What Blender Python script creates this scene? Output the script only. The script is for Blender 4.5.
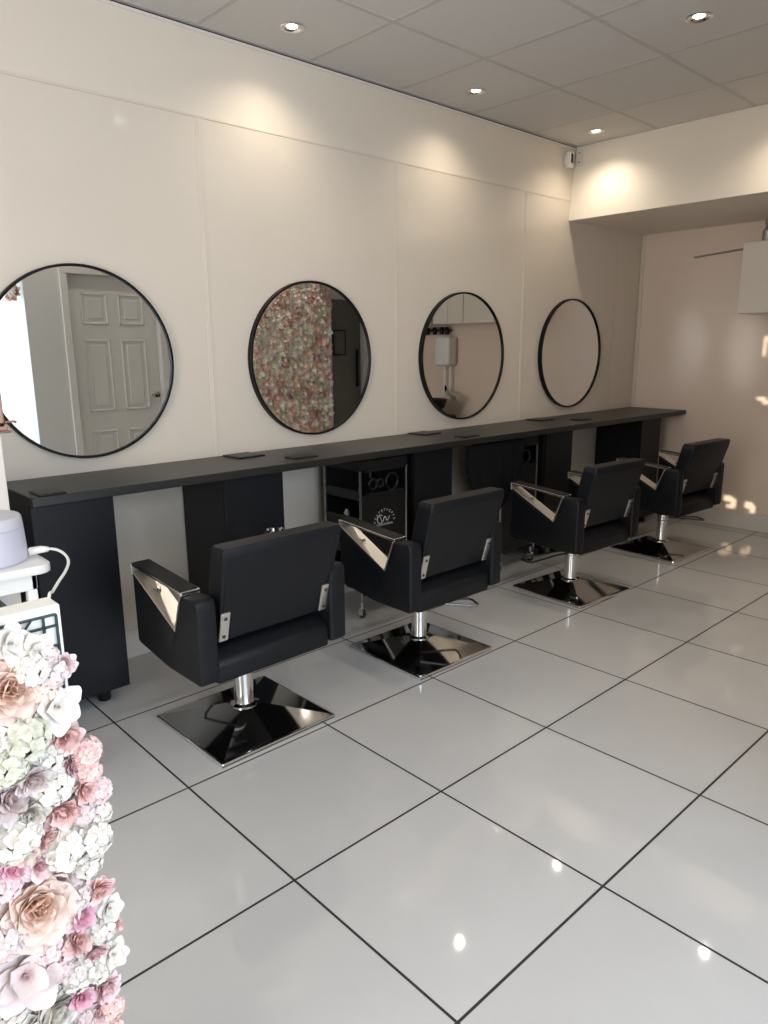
import bpy, bmesh, math, random
from mathutils import Vector, Matrix, Euler

for o in list(bpy.data.objects):
    bpy.data.objects.remove(o)
C = bpy.context.scene.collection
S = bpy.context.scene
random.seed(7)
PI = math.pi

# ------------------------------------------------------------------ camera
CAM_Z = 1.38
cam_d = bpy.data.cameras.new('camera')
cam = bpy.data.objects.new('camera', cam_d)
C.objects.link(cam)
cr = Vector((0.73101298, -0.68232953, -0.00681476))
cu = Vector((0.15671146, 0.15815586, 0.97489909))
cf = Vector((0.66412464, 0.71373184, -0.22254285))
m = Matrix((cr, cu, -cf)).transposed().to_4x4()
m.translation = Vector((0, 0, CAM_Z))
cam.matrix_world = m
cam_d.sensor_fit = 'VERTICAL'
cam_d.sensor_height = 36.0
cam_d.sensor_width = 27.0
cam_d.lens = 726.4017 / 1024 * 36.0
cam_d.clip_start = 0.02
S.camera = cam

# ------------------------------------------------------------------ view + world + lights
S.view_settings.view_transform = 'Standard'
S.view_settings.look = 'None'
S.view_settings.gamma = 1.0
S.view_settings.use_curve_mapping = False
S.view_settings.exposure = 0.13

w = bpy.data.worlds.new('world')
S.world = w
w.use_nodes = True
wn = w.node_tree
wbg = wn.nodes['Background']
wbg.inputs['Color'].default_value = (0.75, 0.85, 1.0, 1)
wbg.inputs['Strength'].default_value = 1.2


def area(name, loc, rot, sx, sy, power, col):
    d = bpy.data.lights.new(name, 'AREA')
    d.shape = 'RECTANGLE'
    d.size = sx
    d.size_y = sy
    d.energy = power
    d.color = col
    o = bpy.data.objects.new(name, d)
    C.objects.link(o)
    o.location = loc
    o.rotation_euler = rot
    return o


# daylight coming in through the shop front glazing (behind the camera); the left lamp is an added fill
WIN_FRONT = area('daylight_front_window', (0.75, -1.38, 1.45), (PI / 2, 0, 0), 2.1, 2.1, 72.0, (0.66, 0.81, 1.0))
FILL_LEFT = area('added_left_fill', (-2.025, 0.58, 1.5), (PI / 2, 0, -PI / 2), 1.2, 1.9, 52.0, (1.0, 0.93, 0.85))  # fill lamp added to brighten the far wall and left side
# low sun aimed through the gaps added in the left wall
sd = bpy.data.lights.new('sun', 'SUN')
sd.energy = 4.0
sd.angle = 0.004
sd.color = (1.0, 0.86, 0.66)
sun = bpy.data.objects.new('sun', sd)
C.objects.link(sun)
SUN_DIR = Vector((1.0, 0.30, -0.02)).normalized()
sun.rotation_euler = SUN_DIR.to_track_quat('-Z', 'Y').to_euler()

LAMP_W = 12.5
LAMP_COL = (1.0, 0.88, 0.72)

# ------------------------------------------------------------------ constants of the room
WY = 3.07          # mirror wall
XR = 5.69          # far (right) wall
XL = -2.05         # left end
YF = -1.4          # shop front
XB = 4.71          # bulkhead face
HC = 2.7104        # ceiling
ZB = 2.226         # underside of bulkhead
XD = 1.93          # end of the partition opposite the mirrors


# ------------------------------------------------------------------ materials
def mat(name, col, rough=0.5, metal=0.0, spec=0.5, noise=0.0, nscale=20.0, bump=0.0, bscale=120.0,
        coat=0.0, emit=None, estr=0.0, sheen=0.0):
    M = bpy.data.materials.new(name)
    M.use_nodes = True
    nt = M.node_tree
    b = nt.nodes['Principled BSDF']
    b.inputs['Base Color'].default_value = (*col, 1)
    b.inputs['Roughness'].default_value = rough
    b.inputs['Metallic'].default_value = metal
    b.inputs['Specular IOR Level'].default_value = spec
    b.inputs['Coat Weight'].default_value = coat
    b.inputs['Sheen Weight'].default_value = sheen
    if emit:
        b.inputs['Emission Color'].default_value = (*emit, 1)
        b.inputs['Emission Strength'].default_value = estr
    if noise or bump:
        tc = nt.nodes.new('ShaderNodeTexCoord')
    if noise:
        n = nt.nodes.new('ShaderNodeTexNoise')
        n.inputs['Scale'].default_value = nscale
        n.inputs['Detail'].default_value = 4
        nt.links.new(tc.outputs['Object'], n.inputs['Vector'])
        mx = nt.nodes.new('ShaderNodeMix')
        mx.data_type = 'RGBA'
        mx.inputs[6].default_value = (*[c * (1 - noise) for c in col], 1)
        mx.inputs[7].default_value = (*[min(1, c * (1 + noise)) for c in col], 1)
        nt.links.new(n.outputs['Fac'], mx.inputs[0])
        nt.links.new(mx.outputs[2], b.inputs['Base Color'])
    if bump:
        n2 = nt.nodes.new('ShaderNodeTexNoise')
        n2.inputs['Scale'].default_value = bscale
        nt.links.new(tc.outputs['Object'], n2.inputs['Vector'])
        bp = nt.nodes.new('ShaderNodeBump')
        bp.inputs['Strength'].default_value = bump
        bp.inputs['Distance'].default_value = 0.01
        nt.links.new(n2.outputs['Fac'], bp.inputs['Height'])
        nt.links.new(bp.outputs['Normal'], b.inputs['Normal'])
    return M


M_paint = mat('cream_paint', (0.75, 0.66, 0.545), 0.6, noise=0.015, nscale=3)
M_paint_b = mat('cream_paint_lit', (0.88, 0.80, 0.68), 0.6, noise=0.015, nscale=3)  # cream paint lightened for the bulkhead, in place of lamp light
M_clad = mat('gloss_cladding', (0.74, 0.65, 0.54), 0.09, spec=0.5, noise=0.012, nscale=2, bump=0.02, bscale=3.0)
M_clad_far = mat('gloss_cladding_far', (0.84, 0.70, 0.585), 0.2, spec=0.45, noise=0.012, nscale=2, bump=0.03, bscale=4.0)  # cladding copy lightened and warmed in place of light on the far wall
M_joint = mat('joint_strip_plastic', (0.73, 0.64, 0.53), 0.25)
M_skirt = mat('skirting_gloss', (0.74, 0.69, 0.63), 0.25)
M_tile_c = mat('ceiling_tile', (0.63, 0.60, 0.56), 0.9, noise=0.03, nscale=60, bump=0.15, bscale=300)
M_tbar = mat('ceiling_grid_metal', (0.50, 0.47, 0.43), 0.6)
M_white = mat('white_laminate', (0.80, 0.74, 0.65), 0.3)
M_wplastic = mat('white_plastic', (0.86, 0.85, 0.82), 0.3)
M_greywall = mat('grey_wall_paint', (0.62, 0.63, 0.62), 0.6, noise=0.02, nscale=4)
M_door = mat('white_door_paint', (0.66, 0.66, 0.64), 0.4)
M_gloss_white = mat('white_architrave_gloss', (0.9, 0.9, 0.9), 0.2)
M_darkdoor = mat('dark_grey_door', (0.13, 0.135, 0.13), 0.5, noise=0.05, nscale=5)
M_vinyl = mat('black_vinyl', (0.0060, 0.0066, 0.0085), 0.45, spec=0.28, noise=0.15, nscale=40, bump=0.05, bscale=260)
M_vinyl_top = M_vinyl
M_chrome = mat('chrome', (0.80, 0.79, 0.77), 0.09, metal=1.0)
M_chrome_plate = mat('chrome_plate', (0.80, 0.76, 0.71), 0.38, metal=1.0)
M_base = mat('polished_dark_chrome', (0.42, 0.42, 0.42), 0.07, metal=1.0, noise=0.06, nscale=6)
M_black_lam = mat('black_laminate', (0.0062, 0.0066, 0.0085), 0.45, spec=0.3, noise=0.12, nscale=30)
M_black_top = mat('black_counter_top', (0.017, 0.0165, 0.014), 0.38, spec=0.45, noise=0.15, nscale=25, bump=0.03, bscale=200)
M_black_pl = mat('black_plastic', (0.006, 0.006, 0.007), 0.4, spec=0.35)
M_cloth = mat('black_cloth', (0.004, 0.004, 0.005), 0.9, spec=0.2, bump=0.1, bscale=400)
M_frame = mat('black_mirror_frame', (0.004, 0.004, 0.0045), 0.45, spec=0.2)
M_mirror = mat('mirror_glass', (0.84, 0.85, 0.84), 0.0, metal=1.0)
M_grey_metal = mat('grey_metal', (0.35, 0.35, 0.34), 0.4, metal=0.7)
M_rubber = mat('black_rubber', (0.015, 0.015, 0.015), 0.7)
M_screw = mat('dark_screw', (0.12, 0.12, 0.12), 0.35, metal=1.0)
M_mark = mat('printed_white_mark', (0.75, 0.75, 0.75), 0.5)
M_lilac = mat('lilac_plastic', (0.62, 0.60, 0.69), 0.35)
M_lilac_lid = mat('pale_lilac_lid', (0.66, 0.64, 0.70), 0.4)
M_cable = mat('white_cable', (0.85, 0.84, 0.80), 0.4)
M_rosegold = mat('rose_gold_metal', (0.33, 0.19, 0.14), 0.35, metal=0.6)
M_lattice = mat('dark_green_lattice', (0.010, 0.035, 0.030), 0.5)
M_board = mat('white_board', (0.90, 0.87, 0.82), 0.4)
M_bulb = mat('bulb_glow', (1, 1, 1), 0.3, emit=(1.0, 0.93, 0.82), estr=20.0)
M_glass = mat('window_glass', (0.9, 0.95, 1.0), 0.05)
M_white_sheet = mat('plain_white_sheet', (0.85, 0.87, 0.9), 0.8)  # opaque white for the left wall and the added window backings
M_dark_slot = mat('sensor_window', (0.01, 0.01, 0.01), 0.2)  # also paints the shadow gap at the ceiling edge
M_pole = mat('dark_chrome_pole', (0.40, 0.39, 0.37), 0.3, metal=1.0)  # darker chrome for the trolley poles
M_lever = mat('dark_steel', (0.16, 0.16, 0.16), 0.3, metal=1.0)
M_silver = mat('silver_plastic', (0.45, 0.45, 0.44), 0.3, metal=0.6)


# floor tiles: polished porcelain with dark grout
def floor_mat():
    M = bpy.data.materials.new('polished_floor_tiles')
    M.use_nodes = True
    nt = M.node_tree
    L = nt.links
    b = nt.nodes['Principled BSDF']
    geo = nt.nodes.new('ShaderNodeNewGeometry')
    sp = nt.nodes.new('ShaderNodeSeparateXYZ')
    L.new(geo.outputs['Position'], sp.inputs[0])
    S_, X0, Y0 = 0.573, 0.9533, 0.8102

    def mth(op, a, bv=None, cl=False):
        n = nt.nodes.new('ShaderNodeMath')
        n.operation = op
        n.use_clamp = cl
        for i, v in enumerate((a, bv)):
            if v is None:
                continue
            if isinstance(v, (int, float)):
                n.inputs[i].default_value = v
            else:
                L.new(v, n.inputs[i])
        return n.outputs[0]

    ds, fl = [], []
    for ax, o in ((0, X0), (1, Y0)):
        t = mth('DIVIDE', mth('SUBTRACT', sp.outputs[ax], o), S_)
        f = mth('FLOOR', t)
        fr = mth('SUBTRACT', t, f)
        e = mth('MULTIPLY', mth('MINIMUM', fr, mth('SUBTRACT', 1.0, fr)), S_)
        ds.append(e)
        fl.append(f)
    d = mth('MINIMUM', ds[0], ds[1])
    # 1 on tile, 0 in grout
    mask = mth('MULTIPLY', mth('SUBTRACT', d, 0.0032), 1400.0, True)
    wn_ = nt.nodes.new('ShaderNodeTexWhiteNoise')
    cb = nt.nodes.new('ShaderNodeCombineXYZ')
    L.new(fl[0], cb.inputs[0])
    L.new(fl[1], cb.inputs[1])
    L.new(cb.outputs[0], wn_.inputs[0])
    no = nt.nodes.new('ShaderNodeTexNoise')
    no.inputs['Scale'].default_value = 5
    no.inputs['Detail'].default_value = 5
    L.new(geo.outputs['Position'], no.inputs['Vector'])
    v = mth('ADD', mth('MULTIPLY', wn_.outputs['Value'], 0.035), mth('MULTIPLY', no.outputs['Fac'], 0.05))
    val = mth('ADD', v, 0.49)
    cc = nt.nodes.new('ShaderNodeCombineColor')
    L.new(val, cc.inputs[0])
    L.new(mth('MULTIPLY', val, 0.98), cc.inputs[1])
    L.new(mth('MULTIPLY', val, 0.96), cc.inputs[2])
    mx = nt.nodes.new('ShaderNodeMix')
    mx.data_type = 'RGBA'
    mx.inputs[6].default_value = (0.018, 0.017, 0.017, 1)
    L.new(mask, mx.inputs[0])
    L.new(cc.outputs[0], mx.inputs[7])
    L.new(mx.outputs[2], b.inputs['Base Color'])
    rg = mth('SUBTRACT', 0.75, mth('MULTIPLY', mask, 0.71))
    L.new(rg, b.inputs['Roughness'])
    b.inputs['Specular IOR Level'].default_value = 0.55
    # polished tiles are never dead flat
    n2 = nt.nodes.new('ShaderNodeTexNoise')
    n2.inputs['Scale'].default_value = 7
    L.new(geo.outputs['Position'], n2.inputs['Vector'])
    h = mth('ADD', mth('MULTIPLY', n2.outputs['Fac'], 0.06), mask)
    bp = nt.nodes.new('ShaderNodeBump')
    bp.inputs['Strength'].default_value = 0.35
    bp.inputs['Distance'].default_value = 0.003
    L.new(h, bp.inputs['Height'])
    L.new(bp.outputs['Normal'], b.inputs['Normal'])
    return M


M_floor = floor_mat()


# ------------------------------------------------------------------ mesh helpers
def BM():
    return bmesh.new()


def box(bm, x0, x1, y0, y1, z0, z1, bev=0.0, seg=2, mi=0, M=None):
    r = bmesh.ops.create_cube(bm, size=1.0)
    vs = r['verts']
    for v in vs:
        v.co = Vector(((x0 + x1) / 2 + v.co.x * (x1 - x0), (y0 + y1) / 2 + v.co.y * (y1 - y0),
                       (z0 + z1) / 2 + v.co.z * (z1 - z0)))
    fs = {f for v in vs for f in v.link_faces}
    if bev > 0:
        es = list({e for v in vs for e in v.link_edges})
        rr = bmesh.ops.bevel(bm, geom=es, offset=bev, segments=seg, profile=0.5, affect='EDGES')
        vs = [v for v in rr['verts'] if v.is_valid]
        fs = {f for v in vs for f in v.link_faces}
        vs = list({v for f in fs for v in f.verts})
    for f in fs:
        if f.is_valid:
            f.material_index = mi
    if M is not None:
        bmesh.ops.transform(bm, matrix=M, verts=[v for v in vs if v.is_valid])
    return vs


def prism(bm, poly, axis, a0, a1, bev=0.0, seg=2, mi=0, M=None):
    """extrude 2D poly; axis 'x': poly is (y,z); 'y': (x,z); 'z': (x,y)"""
    def P(u, v, a):
        return {'x': (a, u, v), 'y': (u, a, v), 'z': (u, v, a)}[axis]
    A = [bm.verts.new(P(u, v, a0)) for u, v in poly]
    B = [bm.verts.new(P(u, v, a1)) for u, v in poly]
    fs = [bm.faces.new(A), bm.faces.new(B[::-1])]
    n = len(poly)
    for i in range(n):
        fs.append(bm.faces.new((A[i], B[i], B[(i + 1) % n], A[(i + 1) % n])))
    bmesh.ops.recalc_face_normals(bm, faces=fs)
    vs = A + B
    if bev > 0:
        es = list({e for f in fs for e in f.edges})
        rr = bmesh.ops.bevel(bm, geom=es, offset=bev, segments=seg, profile=0.5, affect='EDGES')
        fs = list(set(rr['faces']) | {f for f in fs if f.is_valid})
        vs = list({v for f in fs for v in f.verts})
    for f in fs:
        f.material_index = mi
    if M is not None:
        bmesh.ops.transform(bm, matrix=M, verts=vs)
    return vs


def tube(bm, pts, r, n=10, mi=0, cap=True):
    pts = [Vector(p) for p in pts]
    rings = []
    up = None
    for i, p in enumerate(pts):
        t = (pts[min(i + 1, len(pts) - 1)] - pts[max(i - 1, 0)]).normalized()
        if up is None:
            up = Vector((0, 0, 1)) if abs(t.z) < 0.9 else Vector((0, 1, 0))
        a = t.cross(up)
        if a.length < 1e-5:
            a = t.cross(Vector((1, 0, 0)))
        a.normalize()
        b = a.cross(t).normalized()
        up = b
        rr = r[i] if isinstance(r, (list, tuple)) else r
        rings.append([bm.verts.new(p + rr * (math.cos(2 * PI * k / n) * a + math.sin(2 * PI * k / n) * b))
                      for k in range(n)])
    fs = []
    for i in range(len(rings) - 1):
        for k in range(n):
            fs.append(bm.faces.new((rings[i][k], rings[i][(k + 1) % n], rings[i + 1][(k + 1) % n], rings[i + 1][k])))
    if cap:
        fs.append(bm.faces.new(rings[0][::-1]))
        fs.append(bm.faces.new(rings[-1]))
    for f in fs:
        f.material_index = mi
        f.smooth = len(f.verts) == 4
    bmesh.ops.recalc_face_normals(bm, faces=fs)


def lathe(bm, prof, cx=0, cy=0, cz=0, n=32, mi=0, axis='z'):
    """prof: (radius, height) list; closed at radius 0 ends"""
    def P(r, h, k):
        a = 2 * PI * k / n
        if axis == 'z':
            return (cx + r * math.cos(a), cy + r * math.sin(a), cz + h)
        if axis == 'y':
            return (cx + r * math.cos(a), cy + h, cz + r * math.sin(a))
        return (cx + h, cy + r * math.cos(a), cz + r * math.sin(a))
    rings = []
    for r, h in prof:
        if r < 1e-6:
            rings.append([bm.verts.new(P(0, h, 0))])
        else:
            rings.append([bm.verts.new(P(r, h, k)) for k in range(n)])
    fs = []
    for i in range(len(rings) - 1):
        A, B = rings[i], rings[i + 1]
        for k in range(n):
            k2 = (k + 1) % n
            if len(A) == 1 and len(B) == 1:
                continue
            if len(A) == 1:
                fs.append(bm.faces.new((A[0], B[k], B[k2])))
            elif len(B) == 1:
                fs.append(bm.faces.new((A[k], A[k2], B[0])))
            else:
                fs.append(bm.faces.new((A[k], A[k2], B[k2], B[k])))
    for f in fs:
        f.material_index = mi
        f.smooth = True
    bmesh.ops.recalc_face_normals(bm, faces=fs)


def obj(name, bm, mats, parent=None, smooth=False, angle=35, subsurf=0):
    me = bpy.data.meshes.new(name)
    bmesh.ops.recalc_face_normals(bm, faces=bm.faces[:]) if subsurf else None
    bm.to_mesh(me)
    bm.free()
    for mm in (mats if isinstance(mats, (list, tuple)) else [mats]):
        me.materials.append(mm)
    o = bpy.data.objects.new(name, me)
    C.objects.link(o)
    if parent is not None:
        o.parent = parent
    if smooth:
        for p in me.polygons:
            p.use_smooth = True
        try:
            me.set_sharp_from_angle(angle=math.radians(angle))
        except Exception:
            pass
    if subsurf:
        sm = o.modifiers.new('subdivision', 'SUBSURF')
        sm.levels = subsurf
        sm.render_levels = subsurf
    return o


def thing(name, label, cat, loc=(0, 0, 0), rz=0.0, group=None):
    o = bpy.data.objects.new(name, None)
    o.empty_display_size = 0.1
    C.objects.link(o)
    o.location = loc
    o.rotation_euler = (0, 0, rz)
    o['label'] = label
    o['category'] = cat
    if group:
        o['group'] = group
    return o


def tag(o, label, cat, group=None):
    o['label'] = label
    o['category'] = cat
    if group:
        o['group'] = group
    return o


def struct(name, bm, m_, parent=None, smooth=False):
    o = obj(name, bm, m_, parent, smooth)
    if parent is None:
        o['kind'] = 'structure'
    return o


def dup(root, loc, rz, label, group=None):
    r = root.copy()
    C.objects.link(r)
    r.location = loc
    r.rotation_euler = (0, 0, rz)
    r['label'] = label
    if group:
        r['group'] = group
    kids = {}
    for ch in list(root.children):
        c = ch.copy()
        C.objects.link(c)
        c.parent = r
        kids.setdefault(ch.name.split('.')[0], []).append(c)
        for g in list(ch.children):
            d = g.copy()
            C.objects.link(d)
            d.parent = c
    return r


def part(root, prefix):
    return [c for c in root.children if c.name.split('.')[0] == prefix]


# ------------------------------------------------------------------ ROOM SHELL
bm = BM()
box(bm, XL - 0.1, XR + 0.1, YF - 0.1, WY + 0.1, -0.1, 0)
struct('floor', bm, M_floor)

# mirror wall: painted wall with a gloss cladding up to 2.36 m
bm = BM()
box(bm, XL - 0.1, XR + 0.1, WY + 0.004, WY + 0.15, 0, HC + 0.1)
wb = struct('wall_back', bm, M_paint)
seams = [0.575, 1.770, 2.965, 4.147, 5.332]
edges = [XL] + seams + [XR]
for i in range(len(edges) - 1):
    bm = BM()
    zt = 2.352 if edges[i] < 4.6 else 2.352
    box(bm, edges[i] + 0.004, edges[i + 1] - 0.004, WY, WY + 0.004, 0.0, 2.352, 0.0015, 1)
    obj('cladding_panel', bm, M_clad, wb)
for x in seams[:4]:
    bm = BM()
    # H section joint: two fine lips and a centre rib
    box(bm, x - 0.016, x + 0.016, WY - 0.0018, WY + 0.001, 0.0, 2.352, 0.0008, 1)
    box(bm, x - 0.005, x + 0.005, WY - 0.0032, WY + 0.001, 0.0, 2.352, 0.001, 1)
    obj('joint_strip', bm, M_joint, wb)
bm = BM()
box(bm, XL, XB, WY - 0.002, WY + 0.004, 2.352, 2.362, 0.001, 1)
obj('top_edge_strip', bm, M_joint, wb)

# far wall
bm = BM()
box(bm, XR, XR + 0.15, -0.05, WY + 0.1, 0, HC + 0.1)
struct('wall_right', bm, M_clad_far)
bm = BM()
box(bm, XR - 0.012, XR - 0.0, WY - 0.034, WY - 0.002, 0.88, ZB, 0.003, 1)
o = struct('trim_1', bm, M_joint)

# bulkhead (dropped beam) across the alcove at the far end
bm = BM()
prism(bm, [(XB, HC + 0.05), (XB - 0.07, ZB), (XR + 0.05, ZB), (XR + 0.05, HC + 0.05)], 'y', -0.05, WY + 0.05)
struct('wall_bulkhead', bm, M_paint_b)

# unseen left wall; gaps added to shape sun patches on the far wall
def wall_with_holes(name, x0, x1, ya, yb, za, zb, holes, m_, axis='x'):
    """slab normal to x (axis x) or y; holes = (a0,a1,z0,z1) rectangles"""
    bm = BM()
    us = sorted({ya, yb, *[h[0] for h in holes], *[h[1] for h in holes]})
    zs = sorted({za, zb, *[h[2] for h in holes], *[h[3] for h in holes]})
    for i in range(len(us) - 1):
        for j in range(len(zs) - 1):
            cu_, cz_ = (us[i] + us[i + 1]) / 2, (zs[j] + zs[j + 1]) / 2
            if any(h[0] < cu_ < h[1] and h[2] < cz_ < h[3] for h in holes):
                continue
            if axis == 'x':
                box(bm, x0, x1, us[i], us[i + 1], zs[j], zs[j + 1])
            else:
                box(bm, us[i], us[i + 1], x0, x1, zs[j], zs[j + 1])
    bmesh.ops.remove_doubles(bm, verts=bm.verts, dist=1e-5)
    return struct(name, bm, m_)


# sun patch targets on the far wall (y, z, half width, half height)
tg = [(2.205, 0.215, 0.035, 0.022), (2.165, 0.185, 0.022, 0.035), (2.19, 0.155, 0.03, 0.012), (2.05, 0.185, 0.03, 0.025), (2.02, 0.16, 0.02, 0.03),
      (2.055, 1.36, 0.012, 0.07), (2.02, 1.42, 0.03, 0.012), (2.04, 0.985, 0.035, 0.012), (2.005, 0.96, 0.03, 0.012)]
k = (XL - XR) / SUN_DIR.x
holes = [(y + SUN_DIR.y * k - a, y + SUN_DIR.y * k + a, z + SUN_DIR.z * k - b, z + SUN_DIR.z * k + b) for y, z, a, b in tg]
wall_with_holes('wall_left', XL - 0.02, XL, YF - 0.1, WY + 0.1, 0, HC + 0.1, holes, M_white_sheet)

bm = BM()
for y in (-0.07, 0.55, 1.17):
    box(bm, XL, XL + 0.02, y, y + 0.06, 0.49, 2.51, 0.003, 1)
for z in (0.49, 2.45):
    box(bm, XL, XL + 0.02, -0.07, 1.23, z, z + 0.06, 0.003, 1)
wl = struct('added_window', bm, M_gloss_white)  # made-up window frame round the added left lamp
bm = BM()
box(bm, XL + 0.001, XL + 0.006, -0.02, 1.18, 0.54, 2.46)
obj('added_backing', bm, M_white_sheet, wl)  # opaque sheet added behind the left lamp

# shop front wall behind the camera with a wide window
wall_with_holes('wall_front', YF - 0.12, YF, XL - 0.1, XD, 0, HC + 0.1, [(-0.32, 1.82, 0.4, 2.5)], M_paint, 'y')
bm = BM()
for x in (-0.32, 0.36, 1.06, 1.76):
    box(bm, x, x + 0.06, YF - 0.07, YF - 0.02, 0.4, 2.5, 0.004, 1)
for z in (0.4, 2.0, 2.44):
    box(bm, -0.32, 1.82, YF - 0.07, YF - 0.02, z, z + 0.06, 0.004, 1)
wf = struct('window_1', bm, M_gloss_white)
bm = BM()
box(bm, -0.32, 1.82, YF - 0.11, YF - 0.10, 0.4, 2.5)
obj('added_backing', bm, M_white_sheet, wf)  # unseen opaque sheet, added to keep the sun out

# wall opposite the mirrors (with two doors), and its return towards the shop front
bm = BM()
box(bm, XD, 2.24, -0.12, 0.0, 0, HC + 0.05)
box(bm, 3.03, 4.94, -0.12, 0.0, 0, HC + 0.05)
box(bm, 5.38, XR + 0.1, -0.12, 0.0, 0, HC + 0.05)
box(bm, 2.24, 3.03, -0.12, 0.0, 1.98, HC + 0.05)
box(bm, 4.94, 5.38, -0.12, 0.0, 1.86, HC + 0.05)
struct('wall_opposite', bm, M_greywall)
bm = BM()
box(bm, XD, XD + 0.12, YF - 0.1, -0.12, 0, HC + 0.05)
struct('wall_return', bm, M_paint)

# six panel door seen in the first mirror
bm = BM()
dx0, dx1 = 2.265, 3.005
box(bm, dx0, dx1, -0.075, -0.04, 0.01, 1.955)
sx = [(dx0 + 0.105, dx0 + 0.325), (dx0 + 0.415, dx0 + 0.635)]
for a, b in sx:
    for z0, z1 in ((0.22, 0.70), (0.86, 1.45), (1.57, 1.82)):
        # moulded frame and raised field
        for (p0, p1, q0, q1) in ((a, b, z0, z0 + 0.018), (a, b, z1 - 0.018, z1), (a, a + 0.018, z0, z1), (b - 0.018, b, z0, z1)):
            box(bm, p0, p1, -0.045, -0.031, q0, q1, 0.005, 1)
        box(bm, a + 0.045, b - 0.045, -0.045, -0.033, z0 + 0.045, z1 - 0.045, 0.006, 1)
d1 = struct('door_1', bm, M_door)
bm = BM()
for (p0, p1, q0, q1) in ((2.202, 2.2620, 0, 1.958), (3.008, 3.068, 0, 1.958), (2.202, 3.068, 1.958, 2.028)):
    box(bm, p0, p1, 0.0005, 0.022, q0, q1, 0.004, 1)
for (p0, p1, q0, q1) in ((2.2405, 2.2620, 0, 1.957), (3.008, 3.0295, 0, 1.957), (2.2405, 3.0295, 1.957, 1.979)):
    box(bm, p0, p1, -0.115, 0.001, q0, q1)
obj('architrave', bm, M_door, d1)
bm = BM()
lathe(bm, [(0, 0), (0.024, 0), (0.024, 0.008), (0.009, 0.012), (0.009, 0.04), (0.026, 0.048), (0.026, 0.062), (0, 0.066)],
      dx1 - 0.06, -0.04, 0.98, 20, axis='y')
obj('door_knob', bm, M_chrome, d1, True)
# dark door at the end
bm = BM()
box(bm, 4.94, 5.38, -0.10, -0.05, 0.0, 1.86)
d2 = struct('door_2', bm, M_darkdoor)
bm = BM()
box(bm, 5.31, 5.33, -0.05, -0.02, 0.95, 1.35, 0.006, 2)
obj('door_handle', bm, M_black_pl, d2)

# skirtings
bm = BM()
prism(bm, [(WY - 0.016, 0), (WY, 0), (WY, 0.125), (WY - 0.006, 0.125), (WY - 0.016, 0.105)], 'x', XL, XR - 0.016)
struct('baseboard_back', bm, M_skirt)
bm = BM()
prism(bm, [(XR - 0.022, 0), (XR, 0), (XR, 0.125), (XR - 0.012, 0.125), (XR - 0.012, 0.1), (XR - 0.022, 0.095)], 'y', 0.0, WY)
struct('baseboard_right', bm, M_skirt)

# suspended ceiling: lay-in tiles in a T-bar grid, laid round the bulkhead
bm = BM()
xc, yc, P_ = 1.7839, 3.073, 0.6
gx = [xc + P_ * i for i in range(-7, 5)]
gy = [yc - 0.5906 - 0.5948 * i for i in range(0, 10)]
xs = [XL - 0.05] + [x for x in gx if x > XL + 0.02] + [XB]
ys = sorted([YF - 0.05] + [y for y in gy if y > YF + 0.02] + [WY])
xs2 = xs
hb = 0.012
for i in range(len(xs) - 1):
    for j in range(len(ys) - 1):
        if xs[i] > XD + 0.2 and ys[j + 1] < -0.05:
            continue
        a0, a1, b0, b1 = xs[i] + hb, xs[i + 1] - hb, ys[j] + hb, ys[j + 1] - hb
        box(bm, a0 - 0.004, a1 + 0.004, b0 - 0.004, b1 + 0.004, HC + 0.0012, HC + 0.03, 0, 1, 0)
for x in xs[1:-1]:
    box(bm, x - hb, x + hb, YF, WY, HC, HC + 0.02, 0.0015, 1, 1)
for y in ys[1:-1]:
    box(bm, XL, XB, y - hb, y + hb, HC - 0.0006, HC + 0.02, 0.0015, 1, 1)
# perimeter angle
box(bm, XL, XB, WY - 0.022, WY + 0.003, HC - 0.002, HC + 0.001, 0, 1, 1)
box(bm, XL, XB, WY - 0.001, WY + 0.01, HC - 0.020, HC - 0.008, 0, 1, 2)
box(bm, XL, XB, WY + 0.003, WY + 0.01, HC - 0.009, HC, 0, 1, 3)  # dark strip painting the shade of the gap under the ceiling
box(bm, XB - 0.016, XB + 0.01, 0, WY, HC - 0.001, HC + 0.002, 0, 1, 1)
box(bm, XL - 0.1, XR + 0.1, YF - 0.1, WY + 0.1, HC + 0.03, HC + 0.06, 0, 1, 1)
struct('ceiling', bm, [M_tile_c, M_tbar, M_skirt, M_dark_slot])

# ------------------------------------------------------------------ COUNTER
ct = thing('salon_counter', 'long black laminate worktop running along the mirror wall', 'counter', (0.79, 2.85, 0.838))
bm = BM()
prism(bm, [(0, -0.206), (1.4, -0.21), (XR - 0.792, -0.254), (XR - 0.792, WY - 2.8545), (0, WY - 2.8545)], 'z', 0, 0.034, 0.002, 1)
obj('worktop', bm, M_black_top, ct)
bm = BM()
box(bm, -0.004, -0.0002, -0.20, 0.21, 0.0, 0.033, 0.001, 1)
obj('end_band', bm, M_black_lam, ct)


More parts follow.
